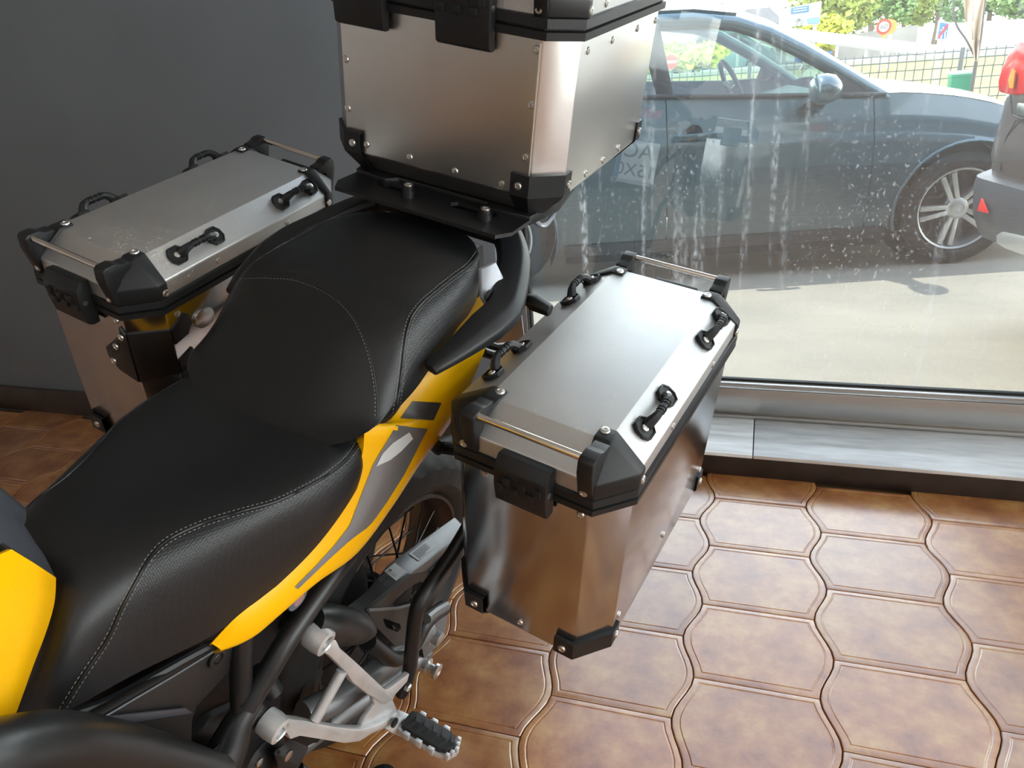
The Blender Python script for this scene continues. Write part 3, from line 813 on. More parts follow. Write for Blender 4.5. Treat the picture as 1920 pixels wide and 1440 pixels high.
def decal(px_l, px_r, m, name='decal', n=26, mcols=7, lift=0.0011, parent=None, bvh=tb, label=None):
    l = resample(px_l, n); r = resample(px_r, n); rows = []
    for a, b in zip(l, r):
        row = [cast(bvh, *(a+(b-a)*t), lift) for t in np.linspace(0, 1, mcols)]
        if any(p is None for p in row): continue
        rows.append(row)
    o = MB().grid(rows).build(name, m, parent or tail_l, smooth=60)
    if label: o['label'] = label
    return o
decal([(742,798),(700,868),(678,925),(655,985),(628,1020),(590,1062),(552,1100)], [(801,804),(758,888),(722,945),(693,985),(655,1013),(610,1054),(558,1104)], M_decal, label='graphite grey flash')
decal([(773,752),(750,785)], [(827,755),(812,788)], M_dk, n=6, label='dark grey rectangle')
# scuffed white mark on the grey flash
decal([(766,810),(735,830),(716,850),(704,874)], [(773,822),(750,846),(730,862),(708,872)], M_white, 'scuff_mark', lift=0.0018, n=14)
# small oval badge under the tail edge
bc = bw(V(556, 1122, .135)); bxn = BV*0.9-BW*0.1
MB().lathe(bc, bxn, [(0.0001, 0), (0.017, 0), (0.017, 0.003), (0.0125, 0.0045), (0.0001, 0.0045)], 20).build('round_badge', mat('badge_blue_grey', (0.10, 0.13, 0.17), 0.3), bike)
MB().lathe(bc+bxn*0.0045, bxn, [(0.0001, 0), (0.010, 0), (0.009, 0.001), (0.0001, 0.001)], 16).build('badge_face', mat('badge_red_grey', (0.36, 0.22, 0.22), 0.3), bike)

# fuel tank: yellow shell with a dark rear trim
tank_edge = [(-30,940,-.02,0),(30,985,.02,0),(70,1030,.045,0),(95,1084,.058,0),(92,1130,.066,0),(78,1180,.074,0),(55,1240,.082,0),(22,1330,.092,0),(0,1372,.098,0)]
E3 = spline([V(x, y, v) for x, y, v, _ in tank_edge[3:]], 6)
TT = [V(95, 1084, .058), V(45, 1049, .060), V(0, 1021, .062), np.array([-.725, .088, .985]), np.array([-.86, .120, 1.015]), np.array([-1.08, .130, 1.02])]
TD = [t-TT[0] for t in TT]
BD = [np.zeros(3), np.array([-.03, .012, .002]), np.array([-.08, .034, .008]), np.array([-.16, .060, .015]), np.array([-.27, .08, .02]), np.array([-.45, .085, .02])]
def tank(sgn):
    rows = []
    for i, p in enumerate(E3):
        r = (i/(len(E3)-1))**0.8
        q = [p+[.004, -.016, -.024], p+[.000, -.003, -.002]]+[p+a*(1-r)+b*r+np.array([0, .010*math.sin(math.pi*k/5), 0]) for k, (a, b) in enumerate(zip(TD, BD))]
        rows.append([bw(a if sgn > 0 else mir(a)) for a in q])
    return rows
M_trim = mat('dark_tank_trim', (0.045, 0.050, 0.060), 0.38)
tk = MB().grid(tank(1)).build('fuel_tank', M_yel, bike, thick=-0.004, smooth=50)
MB().grid(tank(-1)).build('fuel_tank_flank', M_yel, bike, thick=-0.004, smooth=50)
Larc = resample([V(96, 1085, .058), V(80, 1050, .050), V(45, 1000, .030), V(0, 955, .0)], 8)
def full_row(half): return [bw(p) for p in half] + [bw(mir(p)) for p in half[-2::-1]]
def drop(half, du, dw): return [np.array([p[0]+du, p[1]*.97, p[2]+dw]) for p in half]
cover = [full_row([p*[1, .80, 1]+[-.006, 0, -.040] for p in Larc]), full_row([p*[1, .93, 1]+[-.001, 0, -.012] for p in Larc]), full_row(Larc)]
for t_, cr in ((TT[1], .018), (TT[2], .024), (TT[3], .030), (TT[4], .035), (TT[5], .035)):
    cover.append(full_row([np.array([t_[0]+.035*(1-k), t_[1]*k, t_[2]+cr*(1-k*k)*(1 if t_[0] < -.7 else .45)]) for k in np.linspace(1, 0, 8)]))
MB().grid(cover).build('tank_top', M_trim, bike, thick=-0.003, smooth=60)

# grab rail round the passenger seat and the rear carrier
gr = [(-.165,.178,.952),(-.125,.190,.966),(-.060,.199,.982),(-.010,.203,.994),(.045,.182,1.012),(.095,.157,1.032),(.130,.125,1.048),(.165,.085,1.060),(.182,.04,1.068),(.184,0,1.069)]
grf = gr + [tuple(mir(p)) for p in gr[-2::-1]]
gs = resample(np.array(grf), 60); 
for _ in range(1): gs[1:-1] = (gs[:-2]+2*gs[1:-1]+gs[2:])/4
mb = MB(); rings = []
for i, p in enumerate(gs):
    t = unit(gs[min(i+1, 59)]-gs[max(i-1, 0)]); out_ = unit(np.cross(t, [0, 0, 1.0])); out_ = out_ if out_ @ np.array([p[0]*0.6+0.05, p[1], 0]) > 0 else -out_
    up_ = unit(np.cross(out_, t)); up_ = up_ if up_[2] > 0 else -up_
    k = min(1.0, 0.45+0.55*min(i, 59-i)/7.0)
    w_, h2 = 0.027*k, 0.0165*k
    sec = [(-w_, h2*0.2), (-w_*0.8, h2*0.95), (w_*0.45, h2), (w_, h2*0.35), (w_, -h2*0.6), (w_*0.5, -h2), (-w_*0.7, -h2)]
    rings.append([bw(p+out_*a+up_*b) for a, b in sec])
mb.ring_loft(rings)
mb.build('grab_rail', M_blk, bike, bevel=0.003, smooth=40)
# carrier plate with cut outs, bolts and posts
def plate_outline(z): return [(.035,-.150,z),(.060,-.165,z),(.150,-.165,z),(.30,-.120,z),(.36,-.05,z),(.36,.05,z),(.30,.12,z),(.150,.165,z),(.060,.165,z),(.035,.150,z)]
def holed_plate(outer, holes, thick_vec, name, m, parent, bevel=0.001):
    bm = bmesh.new(); es = []
    for loop in [outer]+holes:
        vs = [bm.verts.new([float(c) for c in p]) for p in loop]
        for i in range(len(vs)): es.append(bm.edges.new((vs[i], vs[(i+1) % len(vs)])))
    r = bmesh.ops.triangle_fill(bm, edges=es, use_beauty=True)
    bm.verts.index_update()
    mb = MB(); vs = [np.array(v.co) for v in bm.verts]; n = len(vs); tv = np.asarray(thick_vec, float)
    fs = [tuple(v.index for v in f.verts) for f in bm.faces]
    be = [(e.verts[0].index, e.verts[1].index) for e in bm.edges if len(e.link_faces) == 1]
    mb.add(vs+[v+tv for v in vs], fs+[tuple(i+n for i in f[::-1]) for f in fs]+[(a, b, b+n, a+n) for a, b in be]); bm.free()
    return mb.build(name, m, parent, smooth=30)
zt_ = 1.083
def rk(p): return bw((p[0], p[1], zt_+0.10*(p[0]-.1)))
slots = [[(.085,s*.04,0),(.085,s*.11,0),(.10,s*.118,0),(.108,s*.11,0),(.108,s*.04,0),(.098,s*.032,0)][::1] for s in (-1, 1)]
slots += [[(.15,-.04,0),(.15,.04,0),(.24,.03,0),(.24,-.03,0)], [(.14,.08,0),(.14,.13,0),(.20,.115,0),(.20,.07,0)], [(.14,-.08,0),(.14,-.13,0),(.20,-.115,0),(.20,-.07,0)]]
holed_plate([rk(p) for p in plate_outline(0)], [[rk(p) for p in s] for s in slots], BW*0.006, 'rear_carrier', M_blk2, bike)
MB().hull(B_([(.10,-.13,1.04),(.10,.13,1.04),(.10,-.13,1.078),(.10,.13,1.078),(.27,-.09,1.04),(.27,.09,1.04),(.27,-.09,1.09),(.27,.09,1.09)])).build('carrier_frame', M_blk2, bike, bevel=0.006)
# case mounting plate under the top case
def mk(u, v): return f_tc(u, v)
tcf = TCF
mpl = [(.020,-.165),(.010,-.10),(.030,-.085),(.030,.085),(.010,.10),(.020,.165),(.10,.18),(.30,.15),(.39,.08),(.39,-.08),(.30,-.15),(.10,-.18)]
MB().prism([tcf(a, b, -.338) for a, b in mpl], tax[2]*-0.016).build('case_plate', M_blk2, bike, bevel=0.002)
for b in (-.135, .135):
    MB().hull([tcf(a, b+s*.02, c) for a, c in ((.0, -.345), (.05, -.345), (.012, -.362), (.05, -.362)) for s in (-1, 1)]).build('plate_lug', M_blk2, bike, bevel=0.002)
for (x, y, uu) in ((766, 349, .075), (910, 394, .075)):
    c = bw(U(x, y, uu)); mb = MB().lathe(c-BW*0.035, BW, [(0.011, 0), (0.011, 0.030), (0.0085, 0.030), (0.0085, 0.036), (0.005, 0.037)], 14)
    mb.build('carrier_bolt', M_frame, bike)
    MB().lathe(c+BW*0.001, BW, [(0.0075, 0), (0.0075, 0.003), (0.004, 0.0035), (0.004, 0.001), (0.0005, 0.001)], 12).build('bolt_head', M_zinc, bike)
# pull handle at the rear of the case plate
hp = [W(1002, 408, 1.085), W(1012, 399, 1.085), W(1036, 398, 1.085), W(1034, 408, 1.08), W(1021, 423, 1.075), W(1008, 419, 1.078)]
MB().tube(B_(hp), 0.0042, 8, sub=3, closed=True).build('release_handle', M_silver, bike)
# silver tail bracket with an oval hole, between seat and rail
tbk = [V(903,505,.150), V(930,492,.165), V(944,520,.176), V(940,545,.178), V(918,582,.178), V(905,560,.165)]
to_ = MB().prism(B_(tbk), BV*-0.006).build('tail_bracket', M_silver, bike, bevel=0.001)
hc = bw(V(915, 554, .1745)); 
MB().lathe(hc, BV, [(0.0001, 0), (0.009, 0), (0.009, 0.0015), (0.0001, 0.0015)], 14).build('bracket_hole', M_black, to_)

# indicator, tail lamp, number plate
ic = [W(985, 560, .985), W(1000, 566, .985), W(1032, 583, .985)]
mb = MB(); rr = [0.011, 0.013, 0.007]
rings = []
for p, s in zip(ic, (0.6, 1.0, 0.7)):
    rings.append([bw(p+[.016*s*a, 0, .012*s*b]) for a, b in ((-1, .2), (-.5, 1), (.6, 1), (1, .2), (.6, -1), (-.5, -1))])
mb.ring_loft(rings); mb.build('indicator', M_blk, bike, bevel=0.002)
MB().hull(B_([(.26,-.07,1.02),(.26,.07,1.02),(.31,-.05,1.01),(.31,.05,1.01),(.26,-.07,.985),(.26,.07,.985),(.30,-.05,.975),(.30,.05,.975)])).build('tail_lamp', M_red, bike, bevel=0.006)
MB().hull(B_([(.08,-.05,1.0),(.08,.05,1.0),(.20,-.045,.995),(.20,.045,.995),(.08,-.05,.95),(.08,.05,.95),(.30,-.03,.78),(.30,.03,.78),(.27,-.03,.78),(.27,.03,.78)])).build('plate_hanger', M_blk, bike, bevel=0.004)
pc = np.array([.325, .0, .80]); pn = unit([.85, 0, .40]); pu = unit(np.cross(pn, [0, 1, 0])); pu = pu if pu[2] > 0 else -pu
pl = MB().box(bw(pc), (.0885, .0885, .0012), [BV, unit(pu @ BB), unit(pn @ BB)])
plate = pl.build('number_plate', mat('plate_white', (0.82, 0.84, 0.84), 0.35), bike, bevel=0.0008)
MB().box(bw(pc-pu*.097), (.075, .006, .004), [BV, unit(pu @ BB), unit(pn @ BB)]).build('plate_light_bar', M_white, bike)
MB().box(bw(pc+np.array([0, -.078, 0])+pn*.0013), (.009, .086, .0004), [BV, unit(pu @ BB), unit(pn @ BB)]).build('plate_blue_strip', mat('plate_blue', (0.03, 0.12, 0.45), 0.4), plate)
def text_on(s, c, xa, ya, na, size, m, name, parent, off=0.0015):
    cu = bpy.data.curves.new('t', 'FONT'); cu.body = s; cu.size = size; cu.extrude = 0.0004; cu.align_x = 'CENTER'; cu.align_y = 'CENTER'
    t = bpy.data.objects.new('t', cu); COL.objects.link(t)
    dg = bpy.context.evaluated_depsgraph_get(); me = t.to_mesh()
    mb = MB(); xa, ya, na = unit(xa), unit(ya), unit(na)
    mb.add([np.asarray(c)+xa*v.co.x+ya*v.co.y+na*(v.co.z+off) for v in me.vertices], [tuple(p.vertices) for p in me.polygons])
    t.to_mesh_clear(); bpy.data.objects.remove(t)
    return mb.build(name, m, parent, smooth=0)
xw = BV*-1                                                   # seen from behind, the plate reads along -v ... left to right
xdir = np.cross(pu @ BB, pn @ BB)
text_on('AC', bw(pc+pu*.040), xdir, pu @ BB, pn @ BB, .095, M_ink, 'plate_letters', plate)
text_on('15X0', bw(pc-pu*.045), xdir, pu @ BB, pn @ BB, .078, M_ink, 'plate_digits', plate)

# rear wheel
WC = np.array([-.034, 0, .322])
def whl(rv): return [(r, h) for r, h in rv]
n_seg, prof = 120, []
for t in np.linspace(-1, 1, 25):
    th = t*1.25; prof.append((.322-.066*(1-math.cos(th))*1.25 if abs(th) < 1.25 else .26, .073*math.sin(th)/math.sin(1.25)*1.0))
prof = [(.226, -.055), (.236, -.066), (.25, -.072)] + prof[2:-2] + [(.25, .072), (.236, .066), (.226, .055)]
rings = []
for i in range(n_seg):
    a = 2*math.pi*i/n_seg; ring = []
    for r, h in prof:
        rr_ = r
        if r > .262:
            ph = (a*15/math.pi/2*2 + h*26) % 1.0; ph2 = (a*15/math.pi/2*2 - h*26+0.5) % 1.0
            if (h > .006 and ph < .17) or (h < -.006 and ph2 < .17): rr_ -= .006
        ring.append(bw(WC+[rr_*math.cos(a), h, rr_*math.sin(a)]))
    rings.append(ring)
wheel = MB().ring_loft(rings+[rings[0]], False, False).build('rear_wheel', M_tire, bike, smooth=30)
rp = [(.226, .056), (.221, .060), (.216, .058), (.213, .050), (.205, .040), (.196, .020), (.192, 0), (.196, -.020), (.205, -.040), (.213, -.050), (.216, -.058), (.221, -.060), (.226, -.056), (.212, -.040), (.204, 0), (.212, .040)]
MB().lathe(bw(WC), BV, rp, 72, closed=True).build('wheel_rim', M_rim, wheel, smooth=40)
MB().lathe(bw(WC-[0, .075, 0]), BV, [(.018, 0), (.05, .004), (.05, .016), (.03, .03), (.03, .115), (.052, .128), (.052, .14), (.018, .15)], 28).build('wheel_hub', M_dark, wheel)
for k in range(36):
    a = 2*math.pi*k/36; s = 1 if k % 2 else -1; tw = 0.62*(1 if (k//2) % 2 else -1)
    p0 = WC+[.05*math.cos(a+tw), s*.056, .05*math.sin(a+tw)]; p1 = WC+[.196*math.cos(a), s*.030, .196*math.sin(a)]
    MB().tube(B_([p0, p1]), 0.0023, 6).build('spoke', M_frame, wheel)
MB().lathe(bw(WC-[0, .082, 0]), BV, [(.06, 0), (.12, 0), (.12, .005), (.06, .005)], 40, closed=True).build('brake_disc', M_zinc, wheel)
MB().lathe(bw(WC+[0, .083, 0]), BV, [(.05, 0), (.105, 0), (.105, .006), (.05, .006)], 44, closed=True).build('sprocket', M_dark, wheel)

# swingarm: upper beam, truss plate with cut-outs, lower tube, stickers
lo = [V(606,1162,.125), V(677,1159,.128), V(694,1144,.13), V(770,1076,.138), V(838,1026,.142), V(880,996,.144)]
hi = [V(585,1158,.085), V(636,1146,.088), V(684,1111,.090), V(727,1057,.098), V(790,1012,.104), V(853,968,.108)]
lo_s = resample(lo, 24); hi_s = resample(hi, 24)
rows = [[bw(h-[0, .004, .045]), bw(h), bw(l), bw(l-[0, -.002, .030])] for h, l in zip(hi_s, lo_s)]
swa = MB().ring_loft(rows, True, True).build('swingarm', M_swing, bike, bevel=0.004, smooth=30)
M_swd = mat('dark_swingarm_plate', (0.050, 0.047, 0.045), 0.45, metal=0.3)
po = [(690,1146,.131),(770,1078,.140),(805,1072,.142),(830,1045,.144),(850,1040,.146),(846,1075,.150),(800,1150,.150),(772,1205,.150),(742,1213,.146),(700,1170,.138)]
ph = [[(735,1132,.138),(752,1113,.140),(785,1090,.143),(793,1092,.144),(786,1118,.146),(776,1130,.146),(740,1141,.140)],
      [(718,1162,.139),(722,1160,.139),(750,1170,.144),(752,1178,.145),(745,1186,.145),(724,1176,.141)]]
fit_v = lambda x, y: .131+(x-690)*.00012+(y-1100)*.00004
pv_ = lambda x, y: V(x, y, fit_v(x, y))
holed_plate(B_([pv_(x, y) for x, y, _ in po]), [B_([pv_(x, y) for x, y, _ in h]) for h in ph], BV*-0.008, 'truss_plate', M_swd, swa)
MB().tube(B_([V(690,1144,.134), V(745,1140,.14), V(790,1128,.145), V(808,1070,.145), V(838,1040,.146)]), .003, 6).build('truss_rib', M_swing, swa)
MB().tube(B_([(-.34,.10,.36),(-.28,.115,.345),(-.20,.125,.325),(-.10,.130,.300),(-.03,.132,.292)]), .024, 14, sub=4).build('lower_arm', M_swing, swa)
bul = B_([V(585,1163,.13), V(622,1172,.135), V(665,1177,.138), V(700,1185,.14)])
MB().tube(bul, [.020, .030, .030, .024, .006], 18, sub=5).build('swingarm_pivot_cover', M_frame, bike)
MB().tube(B_([V(690,1203,.13), V(715,1222,.135), V(740,1236,.14), V(772,1215,.143), V(800,1165,.147), V(832,1140,.15)]), .015, 12, sub=5).build('lower_tube', M_frame, bike)
for (q, ang) in (([(701,1087),(740,1056),(763,1073),(723,1106)], 0), ([(766,1039),(808,1007),(823,1021),(784,1052)], 0)):
    bb = bvh_of(swa)
    st = decal([q[0], q[1]], [q[3], q[2]], M_white, 'sticker', n=5, mcols=4, lift=0.0012, parent=swa, bvh=bb)
    il = MB()
    for t in (0.2, 0.33, 0.46, 0.59, 0.72, 0.85):
        a = np.array(q[0])+(np.array(q[3])-np.array(q[0]))*t; b_ = np.array(q[1])+(np.array(q[2])-np.array(q[1]))*t
        pa, pb2 = cast(bb, *(a+(b_-a)*.08), .0018), cast(bb, *(a+(b_-a)*(.66 if t < .8 else .4)), .0018)
        if pa is None or pb2 is None: continue
        il.tube([pa, pb2], .0006, 4)
    if il.v: il.build('sticker_print', M_ink, st, props={'kind': 'stuff'})

# frame tubes and castings on the near side
fa = [V(652,1040,.12), V(625,1075,.125), V(545,1190,.13), V(487,1285,.125), V(462,1325,.122)]
MB().tube(B_(fa), .0155, 14, sub=4).build('subframe_tube', M_frame, bike)
MB().tube(B_([V(453,1190,.105), V(452,1270,.11), V(453,1345,.115)]), .0145, 14).build('subframe_tube', M_frame, bike)
mb = MB().tube(B_([V(478,1310,.12), V(448,1352,.118), V(428,1400,.118), V(405,1450,.12), V(390,1500,.12)]), [.016, .019, .026, .028, .028], 14, sub=3)
mb.hull(B_([V(400,1405,.12), V(425,1385,.12), V(452,1395,.12), V(440,1450,.12), V(385,1450,.12), V(400,1405,.09), V(452,1395,.09), V(440,1450,.09), V(385,1450,.09)]))
mb.build('main_frame_casting', M_frame, bike, smooth=50)
MB().tube(B_([V(480,1262,.08), V(500,1280,.09), V(512,1300,.10)]), .016, 12).build('frame_lug', M_dark, bike)
# rear inner fender and dark engine mass
MB().hull(B_([V(640,1075,.06), V(685,1065,.06), V(690,1130,.06), V(640,1145,.06), V(640,1075,-.07), V(690,1060,-.07), V(690,1130,-.07), V(630,1145,-.07)])).build('inner_fender', M_blk, bike, bevel=0.004)
MB().hull(B_([(-.68,-.13,.45),(-.68,.05,.45),(-.36,.06,.36),(-.36,-.12,.36),(-.66,-.13,.74),(-.66,.045,.70),(-.34,.05,.70),(-.34,-.12,.70),(-.30,.04,.55),(-.30,-.1,.55)])).build('airbox', M_dark, bike, bevel=0.02)
MB().hull(B_([(-.78,-.14,.22),(-.78,.08,.22),(-.42,.07,.19),(-.42,-.13,.19),(-.84,-.13,.34),(-.84,.08,.34),(-.33,.06,.42),(-.33,-.12,.42),(-.34,.06,.24),(-.34,-.12,.24),(-.74,-.12,.46),(-.74,.07,.46),(-.48,.07,.50),(-.48,-.12,.50)])).build('engine_case', M_dark, bike, bevel=0.02)
MB().hull(B_([(-.86,-.11,.42),(-.68,-.11,.46),(-.86,.07,.42),(-.68,.07,.46),(-.90,-.10,.70),(-.72,-.10,.72),(-.90,.06,.70),(-.72,.06,.72)])).build('cylinder_head', M_dark, bike, bevel=0.012)
for k in range(6): MB().box(bw((-.785-.006*k, -.02, .46+.033*k)), (.10, .105, .005), [BV, BU, BW]).build('cooling_fin', M_frame, bike)
MB().lathe(bw((-.68, .085, .32)), BV, [(.105, -.01), (.105, .012), (.09, .024), (.03, .028), (.001, .028)], 32).build('engine_cover', M_frame, bike)
eb = MB()
for (x, y, r) in ((487,1425,.034),):
    eb.lathe(bw(V(x, y, .06)), BV, [(r*1.4, -.02), (r*1.4, .008), (r, .018), (r*.3, .022), (.001, .022)], 24)
eb.build('sprocket_cover', M_dark, bike)
MB().lathe(bw(V(484, 1428, .088)), BV, [(.0075, 0), (.0075, .004), (.004, .005), (.004, .001), (.0004, .001)], 10).build('cover_bolt', M_zinc, bike)
MB().hull(B_([V(512,1410,.10), V(545,1385,.10), V(580,1400,.11), V(560,1440,.12), V(530,1470,.11), V(512,1410,.09), V(580,1400,.10), V(530,1470,.10)])).build('heel_guard', M_frame, bike, bevel=0.003)
MB().lathe(bw(V(539, 1416, .118)), BV, [(.009, 0), (.009, .003), (.005, .004), (.0004, .004)], 12).build('guard_bolt', M_zinc, bike)
MB().hull(B_([V(568,1290,.07), V(600,1250,.07), V(606,1258,.07), V(590,1310,.07), V(548,1338,.07), V(568,1290,.05), V(606,1258,.05), V(548,1338,.05)])).build('chain_guard', M_cover, bike, bevel=0.002)
MB().tube(B_([V(560,1400,.04), V(650,1330,.07), V(740,1270,.10), V(800,1215,.12)]), .02, 12).build('swingarm_lower_tube', M_swing, bike)
MB().hull(B_([V(520,1190,.02), V(640,1160,.02), V(700,1250,.02), V(560,1380,.02), V(480,1330,.02), V(520,1190,-.05), V(640,1160,-.05), V(700,1250,-.05), V(560,1380,-.05)])).build('shock_cover', M_dark, bike, bevel=0.01)

# side cover under the seat
sc_o = [(148,1368),(172,1352),(186,1342),(262,1298),(330,1258),(395,1218),(440,1196),(456,1216),(430,1262),(370,1325),(362,1350),(360,1415),(300,1402),(230,1388),(178,1380)]
vv = lambda x, y: .104+.00003*(400-x)-.00006*(y-1250)
mb = MB().prism(B_([V(x, y, vv(x, y)) for x, y in sc_o]), BV*-0.012)
scv = mb.build('side_cover', M_cover, bike, bevel=0.003)
MB().tube(B_([V(186,1350,.108), V(262,1305,.108), V(330,1265,.110), V(400,1222,.112)]), .0016, 6).build('cover_edge', M_trim, scv)
MB().prism(B_([V(183,1352,.109), V(205,1340,.109), V(345,1325,.107), V(360,1335,.104), V(250,1352,.108), V(188,1356,.110)]), BV*.004).build('cover_ridge', M_trim, scv, bevel=0.002)
MB().prism(B_([V(148,1368,.110), V(172,1353,.110), V(186,1353,.110), V(172,1380,.110), V(160,1376,.110)]), BV*.003).build('cover_tip', M_trim, scv, bevel=0.001)
MB().lathe(bw(V(406, 1233, .1065)), BV, [(.013, 0), (.013, .003), (.0075, .0035), (.007, .0015), (.005, .003), (.0004, .003)], 16).build('cover_screw', M_frame, scv)
MB().tube(B_([V(90,1352,.08), V(180,1325,.085), V(260,1285,.09), V(340,1240,.10), V(400,1208,.105)]), .006, 8, sub=3).build('seat_base', M_blk, bike)
# thick guard pipe along the bottom edge
MB().tube(B_([V(-120,1470,.16), V(-40,1432,.16), V(20,1412,.16), V(110,1400,.16), V(210,1412,.155), V(300,1432,.15), V(400,1462,.15)]), .030, 20, sub=5).build('engine_guard_pipe', M_frame, bike, smooth=60)

# cast foot peg hanger
hv = lambda x, y: .15+.05*((x-598)*.0056+(y-1197)*.0012)
H = lambda x, y, d=0.0: bw(V(x, y, min(.205, max(.146, hv(x, y)))+d))
def Z4(pts): return [(440+x/4.174, 1160+y/4.174) for x, y in pts]
def hprism(mb, pts, d0, d1):
    mb.prism([H(x, y, d0) for x, y in Z4(pts)], BV*(d1-d0)); return mb
hang = hprism(MB(), [(735,120),(775,200),(900,310),(1130,525),(1165,560),(1195,600),(1135,645),(1090,620),(985,560),(870,470),(815,385),(690,262),(630,230)], -.007, .006).build('peg_hanger', M_cast, bike, bevel=0.003)
hprism(MB(), [(290,765),(370,742),(480,760),(600,782),(700,803),(840,822),(940,825),(1050,800),(1160,745),(1215,700),(1235,745),(1160,805),(1010,868),(920,925),(800,940),(600,905),(450,880),(370,905)], -.008, .008).build('hanger_leg', M_cast, hang, bevel=0.003)
mb = MB().tube([H(*Z4([(838, 412)])[0]), H(*Z4([(628, 790)])[0])], .0088, 12); mb.build('hanger_brace', M_cast, hang)
hprism(MB(), [(1120,525),(1165,527),(1330,405),(1312,470),(1215,575),(1195,625),(1140,600)], -.008, .003).build('hanger_arm', M_cast, hang, bevel=0.002)
hprism(MB(), [(1040,560),(1140,560),(1200,605),(1238,700),(1238,752),(1160,805),(1050,818),(950,830),(985,765),(1062,655)], -.010, -.001).build('hanger_web', M_cast, hang, bevel=0.001)
hprism(MB(), [(1225,715),(1300,760),(1325,810),(1315,860),(1285,888),(1245,890),(1150,850),(1110,822),(1165,780)], -.012, .010).build('peg_lug', M_cast, hang, bevel=0.003)
for (x, y) in ((603, 1201), (518, 1365)):
    c = H(x, y); ax_ = unit(BV*0.96+BW*-0.12)
    MB().lathe(c-ax_*.020, ax_, [(.0195, 0), (.0205, .014), (.0190, .029), (.0135, .031), (.012, .029), (.012, .012), (.0005, .012)], 22).build('hanger_boss', M_cast, hang)
    MB().lathe(c-ax_*.004, ax_, [(.0095, 0), (.0095, .006), (.006, .007), (.005, .003), (.0005, .003)], 6).build('boss_bolt', M_zinc, hang)
    MB().lathe(c-ax_*.062, ax_, [(.020, 0), (.021, .03), (.016, .040)], 16).build('boss_spacer', M_dark, hang)
MB().lathe(H(738, 1354, .008), BV, [(.0085, 0), (.0085, .004), (.006, .005), (.0005, .005)], 12).build('pivot_pin', M_frame, hang)
# foot peg: metal tray with teeth under a ribbed rubber pad
pg0 = V(758, 1348, .205); pa = np.array([0, 1.0, 0]); pt = np.array([1.0, 0, -.1]); pup = unit([.1, 0, 1.0])
def PG(s, t, h): return bw(pg0 + pa*s + unit(pt)*t + pup*h)
out_l = [(.0, -.019), (.012, -.024), (.085, -.024), (.104, -.016), (.111, 0), (.104, .016), (.085, .024), (.012, .024), (.0, .019)]
mb = MB().prism([PG(s, t, -.012) for s, t in out_l], PG(0, 0, .010)-PG(0, 0, 0))
for s in (.022, .047, .072):
    for t in (-.025, .025): mb.box(PG(s, t, -.001), (.006, .0035, .007), [unit(BV), unit(unit(pt) @ BB), unit(pup @ BB)])
for k in range(-2, 3): mb.box(PG(.108-.0035*abs(k), k*.0095, -.001), (.0035, .0034, .007), [unit(BV), unit(unit(pt) @ BB), unit(pup @ BB)])
peg = mb.build('foot_peg', M_cast, bike, bevel=0.001)
rin = [(.004, -.016), (.014, -.020), (.084, -.020), (.098, -.013), (.104, 0), (.098, .013), (.084, .020), (.014, .020), (.004, .016)]
pad = MB().prism([PG(s, t, -.004) for s, t in rin], PG(0, 0, .013)-PG(0, 0, 0)).build('peg_rubber', M_black, peg, bevel=0.002)
mb = MB()
for k in range(5):
    s = .014+.018*k
    mb.add([PG(s, -.017, .009), PG(s+.009, -.017, .009), PG(s+.017, 0, .0125), PG(s+.008, 0, .0125), PG(s, .017, .009), PG(s+.009, .017, .009),
            PG(s, -.017, .005), PG(s+.009, -.017, .005), PG(s+.017, 0, .005), PG(s+.008, 0, .005), PG(s, .017, .005), PG(s+.009, .017, .005)],
           [(0,1,2,3),(3,2,5,4),(0,6,7,1),(1,7,8,2),(2,8,11,5),(4,5,11,10),(3,9,6,0),(4,10,9,3)])
mb.build('rubber_chevrons', M_black, peg, smooth=0)
MB().hull([PG(-.02, -.008, -.010), PG(-.02, .008, -.010), PG(.004, -.014, -.012), PG(.004, .014, -.012), PG(-.02, -.008, .004), PG(-.02, .008, .004), PG(.004, -.014, .0), PG(.004, .014, .0)]).build('peg_root', M_cast, peg, bevel=0.002)

# case guard tube, paddock spool, axle adjuster, side stand
MB().tube(B_([V(925,900,.215), V(885,975,.21), V(852,1032,.205), V(822,1075,.20), V(792,1120,.197), V(780,1150,.195), V(773,1210,.193), V(768,1255,.19), V(757,1290,.188), V(750,1305,.186)]), [.0125]*9+[.009], 14, sub=4).build('case_guard_tube', M_blk2, bike, smooth=60)
MB().lathe(bw(V(762, 1287, .195)), BV, [(.008, 0), (.008, .006), (.005, .008), (.0005, .008)], 6).build('guard_tube_bolt', M_zinc, bike)
MB().lathe(bw(V(795, 1245, .162)), BV, [(.016, 0), (.016, .010), (.009, .014), (.009, .022), (.0155, .026), (.0155, .032), (.008, .034), (.0005, .030)], 20).build('paddock_spool', M_zinc, bike)
MB().lathe(bw(V(808, 1190, .145)), BV, [(.018, 0), (.018, .006), (.0155, .006), (.0155, .022), (.0095, .024), (.0005, .024)], 6).build('axle_nut', M_zinc, bike)
MB().hull(B_([V(785,1190,.14), V(840,1150,.145), V(832,1200,.145), V(795,1235,.14), V(785,1190,.12), V(840,1150,.12), V(795,1235,.12)])).build('axle_adjuster', M_swing, bike, bevel=0.002)
MB().tube(B_([V(800,1160,.165), V(815,1148,.165), V(836,1136,.165)]), .010, 10).build('guard_spacer', M_swing, bike)
g0 = atz(715, 1452, .012)
leg = [bw((-.36, .10, .24)), bw((-.33, .17, .14)), g0 + np.array([0, 0, .01])]
